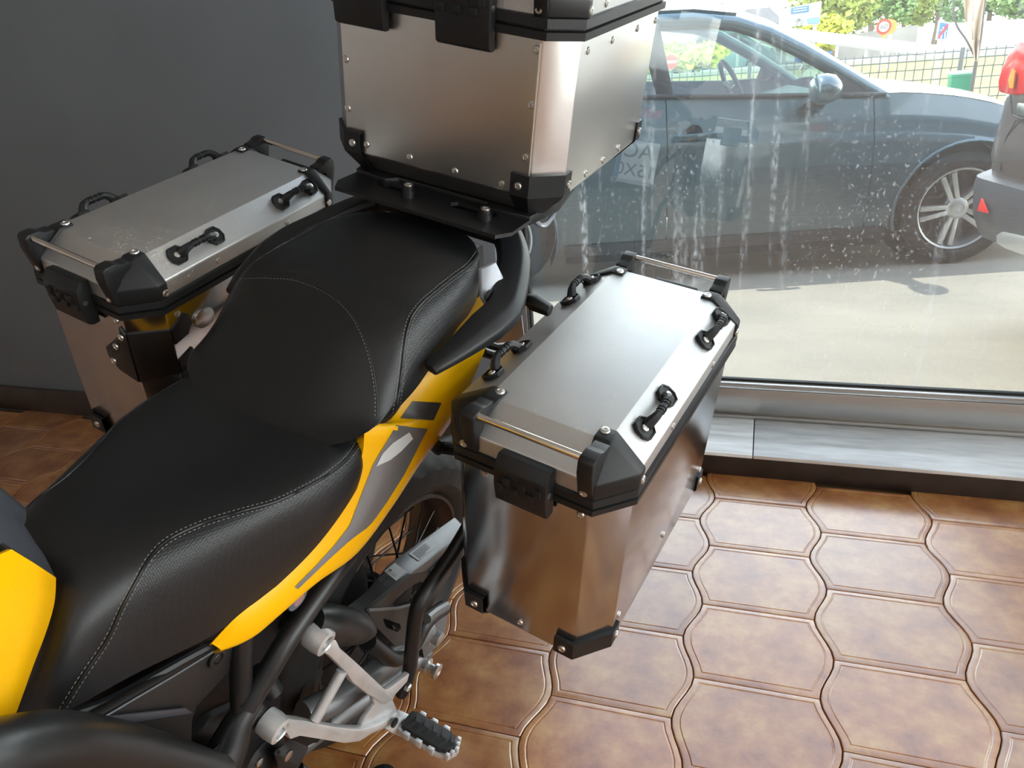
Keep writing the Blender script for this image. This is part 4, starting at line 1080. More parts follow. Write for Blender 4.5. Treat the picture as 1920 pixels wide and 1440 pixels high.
mb = MB().tube([leg[0], leg[1], g0], [.014, .013, .011], 12); mb.lathe(g0-np.array([0, 0, .0115]), (0, 0, 1), [(.028, 0), (.028, .006), (.012, .012)], 16)
mb.build('side_stand', M_frame, bike)
MB().tube(B_([V(905, 645, .15), V(930, 655, .17), V(985, 650, .2)]), .010, 10).build('case_mount', M_blk2, bike)
MB().tube(B_([V(845, 826, .10), V(830, 832, .14), V(820, 838, .165)]), .011, 12).build('case_mount', M_blk2, bike)
MB().tube(B_([V(820, 838, .15), V(850, 842, .19), V(880, 846, .24)]), .010, 10).build('case_mount', M_blk2, bike)
MB().lathe(bw(V(822, 838, .172)), BV, [(.012, 0), (.012, .006), (.007, .009), (.0005, .009)], 8).build('mount_bolt', M_frame, bike)
# carrier arms behind the panniers on both flanks, and the silencer on the far flank
MB().tube(B_([(-.14, -.15, .80), (-.05, -.205, .84), (.10, -.205, .88), (.19, -.15, .95)]), .008, 10, sub=4).build('case_carrier', M_blk2, bike)
MB().tube(B_([V(905, 660, .17), (.06, .19, .86), (.10, .20, .72), (.02, .20, .60)]), .008, 10, sub=4).build('case_carrier', M_blk2, bike)
MB().tube(B_([(-.30, -.15, .42), (-.15, -.18, .52), (.0, -.19, .60), (.26, -.20, .72)]), [.022, .045, .052, .048], 20, sub=4).build('silencer', M_dark, bike)
# ------------------------------------------------------------------ outside
ZG = -0.10
M_asph = mat('sunlit_pale_asphalt', (0.33, 0.295, 0.235), 0.85, col2=(0.26, 0.235, 0.19), vscale=1.3, stretch=(1, 2.2, 1), bump=0.15, bscale=90, detail=8)
M_grass = mat('dry_grass', (0.30, 0.25, 0.085), 0.9, col2=(0.22, 0.21, 0.06), vscale=1.2)
M_conc = mat('pale_concrete', (0.36, 0.35, 0.32), 0.85, var=0.08, vscale=1.5)
M_road = mat('pale_road', (0.33, 0.315, 0.28), 0.85)
structure(MB().box((2, 4.95, ZG-0.06), (26, 4.65, 0.06)), 'ground', M_asph, smooth=0)
structure(MB().box((2, YF+0.16, ZG+0.075), (26, 0.10, 0.075)), 'trim_1', M_conc)
# ground beyond the fence
def zgy(Y): return float(np.interp(Y, [9.6, 20.0, 24.0, 40.0], [ZG, .20, .20, -1.6]))
structure(MB().add([(-60, 9.6, ZG), (70, 9.6, ZG), (70, 20, zgy(20)), (-60, 20, zgy(20))], [(0, 1, 2, 3)]), 'verge', M_grass, smooth=0)
structure(MB().add([(-60, 20, zgy(20)), (70, 20, zgy(20)), (70, 24, zgy(24)), (-60, 24, zgy(24)), (70, 40, -1.6), (-60, 40, -1.6), (70, 140, -1.6), (-60, 140, -1.6)], [(0, 1, 2, 3), (3, 2, 4, 5), (5, 4, 6, 7)]), 'road', M_road, smooth=0)
structure(MB().box((6, 20.0, zgy(20)+.02), (60, 0.10, 0.08)), 'kerb', M_conc, smooth=0)

# --- parked car
M_car = mat('car_slate_blue_metallic', (0.050, 0.095, 0.118), 0.30, metal=0.3, coat=1.0)
M_cglass = thin_glass('car_window_glass', 0.05, (0.74, 0.90, 0.82))
M_cblk = mat('car_black_trim', (0.018, 0.019, 0.021), 0.45)
M_cint = mat('car_interior_grey', (0.10, 0.12, 0.12), 0.7)
M_alloy = mat('alloy_silver', (0.50, 0.50, 0.49), 0.35, metal=0.7)
ca_, cb2 = atz(1000, 487, 0.10), atz(1600, 448, 0.10)
CD = unit(cb2-ca_); CN = np.cross([0, 0, 1.0], CD); CO = np.array([ca_[0], ca_[1], ZG])
def cw(s, o, z): return CO + CD*s + CN*o + np.array([0, 0, z])
def cs(x, y, off):
    P = hit(x, y, CO+CN*off, CN); q = P-CO; return float(q @ CD), float(q[2])
car = root('car', cw(1.0, 0.9, 0), [CD, CN, [0, 0, 1]], 'slate blue parked car seen from its driver side through the shop window', 'car')
W_ = 1.80
wf_s, wf_z = cs(1797, 408, 0.03)
WR_ = 0.325; wf_z = WR_
wb_s = wf_s-2.70
s_b, z_b = cs(1250, 182, 0.05); s_f, z_f = cs(1640, 177, 0.08)
def belt(s): return z_b + (z_f-z_b)*(s-s_b)/(s_f-s_b)
HOOD = [cs(1655, 173, .14), cs(1720, 174, .14), cs(1800, 181, .12), cs(1878, 196, .10)]
NOSE = HOOD[-1][0]+0.42
def deck(s):                                                # height of the body side's top edge
    hs = [h[0] for h in HOOD]+[NOSE]; hz = [h[1] for h in HOOD]+[HOOD[-1][1]-0.20]
    if s >= hs[0]: return float(np.interp(s, hs, hz))
    if s < wb_s-0.35: return belt(s)-0.02-(wb_s-0.35-s)*0.10
    return belt(s)
def soff(s, z):                                             # how far in from the flank
    t = z/deck(s)
    o = np.interp(t, [0.10, .22, .34, .55, .78, .80, .86, 1.0], [.075, .035, .012, .0, .012, .030, .040, .095])
    o += 0.35*max(0, (s-(wf_s+0.25))/0.75)**2.2 + 0.30*max(0, (wb_s-0.35-s)/0.75)**2.2
    return float(o)
def flank(s0, s1, z0f, z1f, ns, nz, side=1, arches=True):
    rows = []; S = np.linspace(s0, s1, ns)
    fs = []; vs = []
    def P(s, z): o = soff(s, z); return cw(s, o if side > 0 else W_-o, z)
    Z = lambda s, k: z0f(s)+(z1f(s)-z0f(s))*k/(nz-1)
    ok = {}
    pts = {}
    for i, s in enumerate(S):
        for k in range(nz):
            z = Z(s, k); q = np.array([s, z])
            for c in (wf_s, wb_s):
                d = q-[c, WR_]; r = np.linalg.norm(d)
                if arches and r < 0.375: q = np.array([c, WR_])+d/(r+1e-9)*0.375 if r > 0.30 else None
                if q is None: break
            pts[i, k] = q
    mb = MB()
    for i in range(ns-1):
        for k in range(nz-1):
            c = [pts[i, k], pts[i+1, k], pts[i+1, k+1], pts[i, k+1]]
            if any(p is None for p in c): continue
            mb.add([P(*p) for p in c], [(0, 1, 2, 3)])
    return mb
rocker = lambda s: 0.26 if (s > wb_s+.4 and s < wf_s-.4) else 0.24
g1a, g1b = cs(1250, 330, 0.02), cs(1250, 448, 0.02)
s_d0 = cs(1250, 400, .02)[0]; s_d1 = cs(1634, 300, .02)[0]
tailS = wb_s-0.95
fl = [('rear_wing', tailS, wb_s+0.30, 34), ('rear_door', wb_s+0.306, s_d0-.003, 26), ('front_door', s_d0+.003, s_d1-.003, 40), ('front_wing', s_d1+.003, NOSE, 50)]
for side in (1, -1):
    for nm, a, b, n in fl:
        flank(a, b, rocker, deck, n, 30, side).build(nm, M_car, car, smooth=30)
mb = MB()
for side in (1, -1):
    f0 = lambda o: o if side > 0 else W_-o
    mb.ring_loft([[cw(s, f0(o), z) for o, z in ((.02, .262), (.005, .20), (.03, .15), (.12, .14), (.12, .262))] for s in (wb_s+.42, wf_s-.42)])
mb.build('sill', M_cblk, car)
# hood, nose, tail
nosep = []
for s in np.linspace(HOOD[0][0]-0.02, NOSE, 12):
    nosep.append([cw(s+0.12*(1-(2*t-1)**2)*((s-HOOD[0][0])/(NOSE-HOOD[0][0]))**2, soff(s, deck(s)*0.999)+(W_-2*soff(s, deck(s)*0.999))*t, deck(s)+0.045*(1-(2*t-1)**4)) for t in np.linspace(0, 1, 15)])
MB().grid(nosep).build('hood', M_car, car, thick=-0.004, smooth=40)
nz_ = [[cw(NOSE+0.12*(1-(2*t-1)**2)+.05*math.sin(k*1.4), soff(NOSE, .5)+(W_-2*soff(NOSE, .5))*t, deck(NOSE)+.02-k*.5) for t in np.linspace(0, 1, 11)] for k in np.linspace(0, 1, 6)]
MB().grid(nz_).build('front_bumper', M_car, car, smooth=50)
tz_ = [[cw(tailS-0.10*(1-(2*t-1)**2)-.05*math.sin(k*1.4), soff(tailS, .5)+(W_-2*soff(tailS, .5))*t, deck(tailS)+.0-k*.55) for t in np.linspace(0, 1, 11)] for k in np.linspace(0, 1, 6)]
MB().grid(tz_).build('rear_bumper', M_car, car, smooth=50)
# roof line in the plane of the near pillars
roofl = [cs(1238, 29, .27), cs(1300, 26, .27), cs(1380, 33, .26), cs(1440, 53, .25), cs(1500, 83, .22), cs(1560, 117, .19), cs(1620, 152, .15), cs(1662, 176, .12)]
rs = [r[0] for r in roofl]; rz = [r[1] for r in roofl]
def roofz(s):
    if s >= rs[0]: return float(np.interp(s, rs, rz))
    k = (rs[0]-s); return rz[0]-0.03*k-0.14*k*k
def roofo(s): return float(np.interp(s, [rs[0], rs[2], rs[-1]], [.28, .27, .12])) if s > rs[0] else .28
S_ = list(np.linspace(tailS+0.35, rs[0], 12))+rs[1:]
apex = rs[2]+0.10
rf = []
for s in [q for q in S_ if q <= apex]:
    o = roofo(s); rf.append([cw(s, o+(W_-2*o)*t, roofz(s)+0.06*(1-(2*t-1)**4)) for t in np.linspace(0, 1, 13)])
MB().grid(rf).build('roof', M_car, car, thick=-0.025, smooth=40)
# windscreen, pillars, side glass
Sp = [q for q in S_ if q >= rs[2]]
ws = [[cw(s+0.10*(1-(2*t-1)**2)*(1-0*s), roofo(s)+.03+(W_-2*roofo(s)-.06)*t, roofz(s)+0.055*(1-(2*t-1)**4)) for t in np.linspace(0, 1, 11)] for s in Sp]
MB().grid(ws).build('windscreen', M_cglass, car, smooth=60)
for side in (1, -1):
    fo = lambda o: o if side > 0 else W_-o
    MB().tube([cw(s, fo(roofo(s)), roofz(s)-.030) for s in S_], .040, 12).build('roof_rail', M_car, car, smooth=60)
    win = []
    Sx = np.linspace(wb_s+0.15, rs[-1]-0.08, 30)
    for s in Sx:
        zt2 = max(roofz(s)-.055, belt(s)+.02); zb2 = belt(s)-.01
        win.append([cw(s, fo(.085+(roofo(s)+.0-.085)*t), zb2+(zt2-zb2)*t) for t in (0, .5, 1)])
    MB().grid(win).build('side_window', M_cglass, car, smooth=60)
    MB().tube([cw(s, fo(.082), belt(s)) for s in np.linspace(wb_s+.1, rs[-1]-.02, 12)], .012, 8).build('window_trim', M_cblk, car)
    bp_ = [cw(s_d0-.05, fo(.09), belt(s_d0)), cw(s_d0+.045, fo(.09), belt(s_d0)), cw(s_d0-.02, fo(.25), roofz(s_d0-.1)-.02), cw(s_d0-.13, fo(.25), roofz(s_d0-.1)-.02)]
    MB().prism(bp_, CN*(.03 if side > 0 else -.03)).build('door_pillar', M_cblk, car, bevel=0.004)
    sa = s_f-.05
    MB().prism([cw(sa-.20, fo(.088), belt(sa)), cw(rs[-1]-.10, fo(.085), belt(sa)), cw(sa-.16, fo(.12), roofz(sa-.16)-.045)], CN*(.012 if side > 0 else -.012)).build('quarter_panel', M_cblk, car)
# door handle, mirror, side rub strip
h0, h1 = cs(1263, 258, .0), cs(1342, 260, .0)
MB().ring_loft([[cw(s, .0+d-.02-(.010 if 0 < i < 3 else 0), z+h0[1]) for d, z in ((-.012, -.014), (.012, -.016), (.022, 0), (.012, .016), (-.012, .014))] for i, s in enumerate(np.linspace(h0[0], h1[0], 4))]).build('door_handle', M_car, car, bevel=0.004)
MB().lathe(cw((h0[0]+h1[0])/2, .012, h0[1]+.015), CN, [(.045, -.004), (.045, .003), (.0005, .003)], 18).build('handle_recess', M_cblk, car)
mc = cs(1548, 162, -.12)
mb = MB(); rings = []
for s, k in ((-.062, .70), (-.045, .97), (.0, 1.0), (.04, .88), (.070, .5)):
    rings.append([cw(mc[0]+s, -.12+.105*k*math.cos(t)*(1), mc[1]-.012+.078*k*math.sin(t)) for t in np.linspace(0, 2*math.pi, 15)[:-1]])
mb.ring_loft(rings); mir_o = mb.build('door_mirror', M_car, car, smooth=60)
MB().hull([cw(mc[0]+a, b, mc[1]+c) for a, b, c in ((-.05, -.06, -.06), (.05, -.06, -.06), (-.10, .06, -.13), (.06, .06, -.13), (.0, -.06, -.10), (-.02, .06, -.10))]).build('mirror_foot', M_cblk, car, bevel=0.006)
# cabin: dashboard, steering wheel, seats, floor, lining
MB().hull([cw(s_f-.25, .20, belt(s_f)-.06), cw(s_f-.25, W_-.2, belt(s_f)-.06), cw(rs[-1]-.1, .2, belt(s_f)-.01), cw(rs[-1]-.1, W_-.2, belt(s_f)-.01), cw(s_f-.30, .2, .55), cw(s_f-.3, W_-.2, .55), cw(rs[-1], .2, .5), cw(rs[-1], W_-.2, .5)]).build('dashboard', M_cint, car, bevel=0.02)
sw = cs(1375, 160, .48)
ring = []; sx = unit(np.array([0.42, 0, 0.9]))
for t in np.linspace(0, 2*math.pi, 25)[:-1]:
    ring.append(cw(sw[0]+.0-.17*math.sin(t)*.42, .48+.18*math.cos(t), sw[1]-.02+.175*math.sin(t)*.9))
mb = MB().tube(ring, .014, 8, closed=True)
for t in (0.2, 2.94, 4.71): mb.tube([cw(sw[0], .48, sw[1]-.02), cw(sw[0]-.17*math.sin(t)*.42, .48+.18*math.cos(t), sw[1]-.02+.175*math.sin(t)*.9)], .016, 8)
mb.hull([cw(sw[0]+a, .48+b, sw[1]-.02+c) for a in (-.01, .12) for b in (-.05, .05) for c in (-.05, .05)])
mb.build('steering_wheel', M_cblk, car, smooth=50)
for o in (.48, W_-.48):
    s0 = s_d0-.10
    MB().hull([cw(s0+a, o+b, z) for a, z in ((.10, .42), (.0, .46), (-.17, 1.02), (-.07, 1.04)) for b in (-.22, .22)]).build('seat_back', M_cint, car, bevel=0.05)
    MB().hull([cw(s0+a, o+b, z) for a, z in ((-.23, 1.06), (-.13, 1.07), (-.24, 1.22), (-.16, 1.22)) for b in (-.12, .12)]).build('head_rest', M_cint, car, bevel=0.03)
MB().box(cw(.7, W_/2, .40), (1.1, W_/2-.14, .03), [CD, CN, [0, 0, 1]]).build('cabin_floor', M_cint, car)
# wheels
def car_wheel(s, side, nm='road_wheel', spokes=True):
    o = .035 if side > 0 else W_-.035
    c = cw(s, o, WR_); ax_ = -CN if side > 0 else CN
    tr = [(.225, -.20), (.30, -.21), (.322, -.19), (.325, -.11), (.322, -.02), (.30, 0), (.255, .004), (.235, -.012)]
    w = MB().lathe(c, ax_, tr, 48, closed=True).build('road_wheel', M_tire, car, smooth=40)
    MB().lathe(c, ax_, [(.237, -.012), (.232, .0), (.222, -.006), (.212, -.05), (.208, -.20), (.212, -.20), (.237, -.20)], 48, closed=True).build('wheel_rim', M_alloy, w, smooth=40)
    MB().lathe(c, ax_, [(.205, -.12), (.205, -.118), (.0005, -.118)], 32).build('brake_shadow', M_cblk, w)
    x, y = perp(ax_)
    hub = MB().lathe(c, ax_, [(.062, -.06), (.062, -.022), (.050, -.014), (.035, -.012), (.033, -.016), (.0005, -.016)], 28)
    hub.build('wheel_hub', M_alloy, w)
    for k in range(5):
        for d in (-.20, .20):
            a = 2*math.pi*k/5+.10; e1 = math.cos(a)*x+math.sin(a)*y; e2 = -math.sin(a)*x+math.cos(a)*y
            p0 = c+e1*.045+e2*d*.075; p1 = c+e1*.213+e2*d*.155
            n2 = unit(np.cross(p1-p0, ax_))
            MB().hull([q+n2*t*wd+ax_*h for q, wd, h0_ in ((p0, .013, -.020), (p1, .0145, -.008)) for t in (-1, 1) for h in (h0_, h0_-.035)]).build('wheel_spoke', M_alloy, w, bevel=0.003)
    return w
for s in (wf_s, wb_s):
    for side in (1, -1): car_wheel(s, side)
    for side in (1, -1):
        o = lambda q: q if side > 0 else W_-q
        MB().ring_loft([[cw(s+.378*math.cos(t), o(q), WR_+.378*math.sin(t)) for t in np.linspace(-.5, math.pi+.5, 24)] for q in (.012, .26)], False, False).build('wheel_arch', M_cblk, car, smooth=60)
        MB().prism([cw(s+.376*math.cos(t), o(.262), WR_+.376*math.sin(t)) for t in np.linspace(0, 2*math.pi, 24)[:-1]], CN*(.01 if side > 0 else -.01)).build('arch_back', M_cblk, car)
        MB().tube([cw(s+.385*math.cos(t), o(soff(s, .6)+.002), WR_+.385*math.sin(t)) for t in np.linspace(-.25, math.pi+.25, 24)], .010, 6).build('arch_lip', M_car, car, smooth=60)

# --- second vehicle: rear of a tall brown-grey car at the right
M_suv = mat('suv_brown_grey_metallic', (0.105, 0.088, 0.082), 0.30, metal=0.3, coat=1.0)
A0 = hit(1846, 360, (0, 1.95, 0), np.array([0, 1.0, 0]))
SO = np.array([A0[0]+.02, 1.95, ZG]); SD = unit([math.cos(.30), math.sin(.30), 0]); SR = np.cross(SD, [0, 0, 1.0])   # heading, then to its right (towards the shop)
def sw_(a, r, z): return SO + SD*a + SR*r + np.array([0, 0, z])
suv = root('car', sw_(2.0, .85, 0), [SD, -SR, [0, 0, 1]], 'tall brown grey car whose rear corner enters at the right edge', 'car')
def plan(z, a0, a1, inset, rad):
    P = []; Wd = 1.72
    for cx_, cy_, t0 in ((a1-rad, Wd-inset-rad, 0), (a0+rad, Wd-inset-rad, 90), (a0+rad, inset+rad, 180), (a1-rad, inset+rad, 270)):
        for k in range(6):
            t = math.radians(t0+18*k); P.append(sw_(cx_+rad*math.cos(t), cy_+rad*math.sin(t), z))
    return P
lev = [(.40, .02, .03), (.46, -.06, .0), (.62, -.095, .0), (.74, -.11, .0), (.80, -.125, .0), (.86, -.12, .0), (.94, -.11, .0), (1.02, -.105, .0), (1.10, -.098, .01), (1.16, -.085, .03)]
MB().ring_loft([plan(z, a, 4.1, i, .22) for z, a, i in lev]).build('body', M_suv, suv, smooth=50)
MB().ring_loft([plan(z, a, 3.9-k*.9, i, .20) for k, (z, a, i) in enumerate(((1.16, -.07, .04), (1.40, .02, .12), (1.62, .16, .20), (1.68, .35, .26)))]).build('cabin', M_cblk, suv, smooth=50)
MB().ring_loft([plan(z, a, 2.2, i, .20) for z, a, i in ((1.62, .14, .19), (1.68, .30, .25), (1.70, .60, .35))]).build('roof', M_suv, suv, smooth=50)
mb = MB().ring_loft([plan(z, a, .9, i, .16) for z, a, i in ((.40, .0, .02), (.44, -.08, -.01), (.54, -.125, -.012), (.66, -.14, -.012), (.70, -.135, -.01), (.715, -.10, .0))])
M_bump = mat('suv_grey_bumper', (0.045, 0.052, 0.062), 0.42)
mb.build('rear_bumper', M_bump, suv, smooth=40)
def suvp(x, y, a=-.05): return hit(x, y, sw_(a, 0, 0), SD)
mb = MB().prism([suvp(x, y, -.142) for x, y in ((1835, 395), (1843, 371), (1856, 400))], -SD*.008); mb.build('reflector', M_red, suv, bevel=0.002)
mb = MB().prism([suvp(x, y, -.11) for x, y in ((1876, 440), (1886, 434), (1990, 455), (1990, 500), (1893, 466), (1876, 455))], -SD*.02); mb.build('skid_plate', M_alloy, suv, bevel=0.006)
tl = [suvp(x, y, -.06) for x, y in ((1894, 172), (1892, 150), (1900, 125), (1912, 98), (1935, 75), (1975, 90), (1975, 172), (1925, 178))]
MB().prism(tl, -SD*.05).build('tail_lamp', M_red, suv, bevel=0.012)
MB().prism([suvp(x, y, -.117) for x, y in ((1895, 165), (1893, 150), (1900, 128), (1906, 135), (1902, 165))], -SD*.006).build('lamp_amber', mat('amber_lens', (0.8, 0.25, 0.02), 0.2), suv)
MB().tube([suvp(x, y, -.118) for x, y in ((1895, 178), (1898, 215), (1912, 222), (1935, 224))]+[], .003, 6).build('panel_gap', M_cblk, suv)
MB().tube([suvp(x, y, -.118) for x, y in ((1906, 224), (1888, 255), (1880, 280), (1876, 320))], .003, 6).build('panel_gap', M_cblk, suv)
MB().box(suvp(1917, 205, -.118), (.006, .03, .022), [SD, SR, [0, 0, 1]]).build('badge', M_zinc, suv, bevel=0.003)
for a in (.62, 3.35):
    for r in (.02, 1.70):
        c = sw_(a, r, .335); ax_ = SR*(-1 if r < 1 else 1)
        w = MB().lathe(c, ax_, [(.22, -.2), (.31, -.21), (.335, -.18), (.335, -.04), (.31, .0), (.24, .004)], 36, closed=True).build('road_wheel', M_tire, suv)
        MB().lathe(c, ax_, [(.235, -.02), (.22, -.008), (.10, -.03), (.05, -.012), (.0005, -.012)], 28).build('wheel_cover', M_alloy, w)

# --- wire mesh fence, posts
M_wire = mat('fence_wire_grey', (0.10, 0.115, 0.11), 0.5)
FY = 9.0
f_l, f_r = aty(1225, 120, FY), aty(1960, 98, FY)
ftop = float(aty(1700, 103, FY)[2])
fence = root('mesh_fence', ((f_l[0]+f_r[0])/2, FY, ZG), None, 'low grey wire mesh fence with folded bars behind the parked cars', 'fence')
def kink(z): return .035*(max(0, 1-abs(z-(ftop-.13))/.05)+max(0, 1-abs(z-(ftop-.48))/.05))
zs_ = [ZG, ftop-.53, ftop-.48, ftop-.43, ftop-.18, ftop-.13, ftop-.08, ftop+.03]
nxt = f_l[0]-1.2; pn_ = 0
while nxt < f_r[0]+1.5:
    mb = MB()
    xs = np.arange(nxt+.05, nxt+2.4, .10)
    for x in xs: mb.tube([(x, FY-kink(z), z) for z in zs_], .0065, 4)
    for z in (ftop, ftop-.08, ftop-.18, ftop-.30, ftop-.43, ftop-.53, ZG+.12): mb.tube([(nxt+.03, FY, z), (nxt+2.42, FY, z)], .0065, 4)
    mb.build('mesh_panel', M_wire, fence, smooth=60, props={'kind': 'stuff'})
    MB().box((nxt, FY+.03, (ZG+ftop)/2), (.025, .025, (ftop-ZG)/2+.04)).build('post', M_wire, fence, bevel=0.004)
    nxt += 2.45
# litter bin by the fence
bc_ = aty(1800, 152, FY-.6); bx = root('litter_bin', (bc_[0], FY-.6, ZG), None, 'small green litter bin beside the mesh fence', 'bin')
M_green = mat('bin_green', (0.02, 0.22, 0.13), 0.5)
btop = float(aty(1800, 138, FY-.6)[2])
MB().ring_loft([[(bc_[0]+a*k, FY-.6+b*k, z) for a, b in ((-.11, -.11), (.11, -.11), (.11, .11), (-.11, .11))] for k, z in ((.85, ZG), (1, btop-.03), (1.06, btop-.03), (1.06, btop))]).build('bin_body', M_green, bx, bevel=0.01)
MB().box((bc_[0], FY-.6, btop+.012), (.125, .125, .014)).build('bin_lid', mat('bin_pale_lid', (0.35, 0.55, 0.42), 0.5), bx, bevel=0.008)

# --- pole with a furled beige flag and a hanging cable
PY = 8.2
def at(x, y, Y=PY): return aty(x, y, Y)
M_pole = mat('dark_pole', (0.07, 0.065, 0.06), 0.5)
pole = root('flag_pole', (float(at(1822, 165)[0]), PY, ZG), None, 'thin dark pole carrying a furled beige flag near the fence', 'flag')
pb_ = at(1822, 165); pt_ = at(1853, -60); dirp = (pt_-pb_); 
foot = pb_-dirp*((pb_[2]-ZG)/dirp[2])
MB().tube([foot, pb_, at(1838, 70), pt_], [.022, .022, .018, .016], 10).build('pole', M_pole, pole)
flag_r = []
for y, xl_, xr_ in ((-40, 1806, 1850), (0, 1806, 1846), (40, 1810, 1841), (75, 1818, 1837), (100, 1825, 1834), (114, 1829, 1832)):
    flag_r.append([at(xl_+(xr_-xl_)*t, y, PY-.04+.05*math.sin(t*9+y*.03)) for t in np.linspace(0, 1, 9)])
MB().grid(flag_r).build('furled_flag', mat('flag_beige', (0.52, 0.42, 0.32), 0.8), pole, thick=0.006, smooth=60)
MB().tube([at(1790, -40, PY-.1), at(1788, 20, PY-.1), at(1795, 50, PY-.1), at(1812, 75, PY-.1), at(1828, 108, PY-.03)], .010, 6, sub=4).build('cable', M_pole, pole)

# --- road signs
M_post = mat('sign_post_grey', (0.35, 0.36, 0.36), 0.5, metal=0.5)
M_sw = mat('sign_white', (0.50, 0.50, 0.50), 0.5); M_sb = mat('sign_blue', (0.03, 0.16, 0.62), 0.45); M_sr = mat('sign_red', (0.70, 0.045, 0.03), 0.45)
M_so = mat('sign_orange', (0.80, 0.26, 0.06), 0.5); M_sp = mat('sign_pale_grey', (0.36, 0.365, 0.36), 0.55)
def sign_root(x, y, Y, label):
    p = aty(x, y, Y); return root('road_sign', (p[0], Y, zgy(Y)), None, label, 'sign')
def board(px, Y, t=.02): return MB().prism([aty(x, y, Y) for x, y in px], (0, t, 0))
# end of motorway sign
r = sign_root(1768, 80, 14, 'small blue and white end of motorway sign with a red diagonal')
bd = board(((1760, 38), (1782, 42), (1776, 77), (1754, 75)), 14).build('panel', M_sw, r)
board(((1763, 42), (1779, 44.5), (1774, 73), (1758, 72)), 13.985, .012).build('blue_field', M_sb, bd)
for a in (((1768, 50), (1770, 50), (1766, 72), (1763, 72)), ((1771.5, 50), (1773.5, 50), (1773, 72.5), (1770, 72.3)), ((1763, 56), (1776, 58), (1776, 60), (1763, 58))):
    board(a, 13.975, .008).build('motorway_mark', M_sw, bd)
board(((1776, 45), (1779, 47), (1761, 72), (1758, 70)), 13.96, .008).build('red_diagonal', M_sr, bd)
p0 = aty(1766, 76, 14.03); MB().cyl((p0[0], 14.05, zgy(14.05)), (p0[0], 14.05, aty(1770, 45, 14.05)[2]), .03, 10).build('sign_post', M_post, r)
# direction board
r = sign_root(1500, 25, 26, 'large pale direction board with blue panels and a bent arrow')
bd = board(((1462, 17), (1541, 2), (1537, 45), (1460, 52)), 26, .05).build('panel', M_sp, r)
o1 = board(((1484, 15), (1517, 10), (1516, 22), (1483, 26)), 25.96, .03).build('blue_panel', M_sb, bd)
board(((1515, 35), (1537, 32), (1536, 43), (1515, 44)), 25.96, .03).build('blue_panel', mat('sign_soft_blue', (0.14, 0.27, 0.66), 0.5), bd)
board(((1515, 29), (1537, 27), (1537, 31.5), (1515, 34.5)), 25.96, .03).build('red_panel', mat('sign_soft_red', (0.70, 0.36, 0.28), 0.5), bd)
for y0 in (16.5, 21.0): board(((1487, y0+.5), (1513, y0-3.2), (1513, y0-1.6), (1487, y0+2.1)), 25.93, .02).build('lettering', M_sw, bd)
board(((1467, 36), (1480, 34), (1480, 35.5), (1467, 37.5)), 25.95, .02).build('lettering', M_post, bd)
MB().tube([aty(x, y, 25.93) for x, y in ((1498, 49), (1499, 44), (1504, 38), (1498, 33), (1492, 38))], .045, 6).build('arrow', M_post, bd)
for x in (1475, 1528):
    p0 = aty(x, 45, 26.06); MB().cyl((p0[0], 26.1, zgy(26.1)), (p0[0], 26.1, p0[2]), .06, 10).build('sign_post', M_post, r)
# round speed limit with an orange disc behind
def disc(x, y, Y, rad, m, name, parent, dy=0.0):
    c = aty(x, y, Y); return MB().lathe((c[0], Y+dy, c[2]), (0, -1, 0), [(.0005, 0), (rad, 0), (rad, .02), (.0005, .02)], 24).build(name, m, parent)
r = sign_root(1658, 60, 18, 'round red rimmed speed limit sign in front of the trees')
d_ = disc(1657, 50, 18, .155, M_sr, 'disc', r)
disc(1657, 50, 18, .105, M_sw, 'white_field', d_, -.021)
c = aty(1657, 50, 18); text_on('60', (c[0], 17.955, c[2]), (1, 0, 0), (0, 0, 1), (0, -1, 0), .15, M_ink, 'speed_digits', d_, 0.0)
MB().prism([aty(1650, 63, 18), aty(1664, 62, 18), aty(1656, 74, 18)], (0, .02, 0)).build('give_way_plate', M_so, r)
MB().cyl((c[0]+.03, 18.06, zgy(18.06)), (c[0]+.03, 18.06, c[2]), .03, 10).build('sign_post', M_post, r)
r = sign_root(1673, 50, 18.6, 'round orange sign half hidden behind the speed limit sign')
disc(1668, 50, 18.6, .155, M_so, 'disc', r); c = aty(1668, 50, 18.6)
MB().cyl((c[0]+.05, 18.66, zgy(18.66)), (c[0]+.05, 18.66, c[2]), .03, 10).build('sign_post', M_post, r)
r = sign_root(1258, 115, 13, 'round no entry sign seen through the windows of the blue car')
d_ = disc(1258, 116, 13, .125, M_sr, 'disc', r); c = aty(1258, 116, 13)
MB().box((c[0], 12.97, c[2]), (.10, .006, .022)).build('white_bar', M_sw, d_)
MB().cyl((c[0], 13.05, zgy(13.05)), (c[0], 13.05, c[2]), .03, 10).build('sign_post', M_post, r)

# --- guard rail, walls, buildings, distant cars
def flat_wall(name, x0, x1, y_top, Y, m, label, cat, depth=.3, ybot=None):
    a, b = aty(x0, y_top[0], Y), aty(x1, y_top[1], Y)
    r = root(name, ((a[0]+b[0])/2, Y, zgy(Y)), None, label, cat)
    MB().prism([(a[0], Y, zgy(Y)-.1), (b[0], Y, zgy(Y)-.1), (b[0], Y, b[2]), (a[0], Y, a[2])], (0, depth, 0)).build('wall', m, r)
    return r
rail = root('guard_rail', (4, 22, zgy(22)), None, 'long pale roadside guard rail crossing behind the fence', 'railing')
ra, rb_ = aty(1440, 58, 24), aty(1700, 90, 20.6)
dr = unit(rb_-ra); 
sec = [(-.15, 0), (-.10, -.06), (-.04, 0), (.04, 0), (.10, -.06), (.15, 0), (.15, .02), (.04, .03), (-.04, .03), (-.15, .02)]
q0, q1 = ra-dr*1.5, rb_+dr*1.0
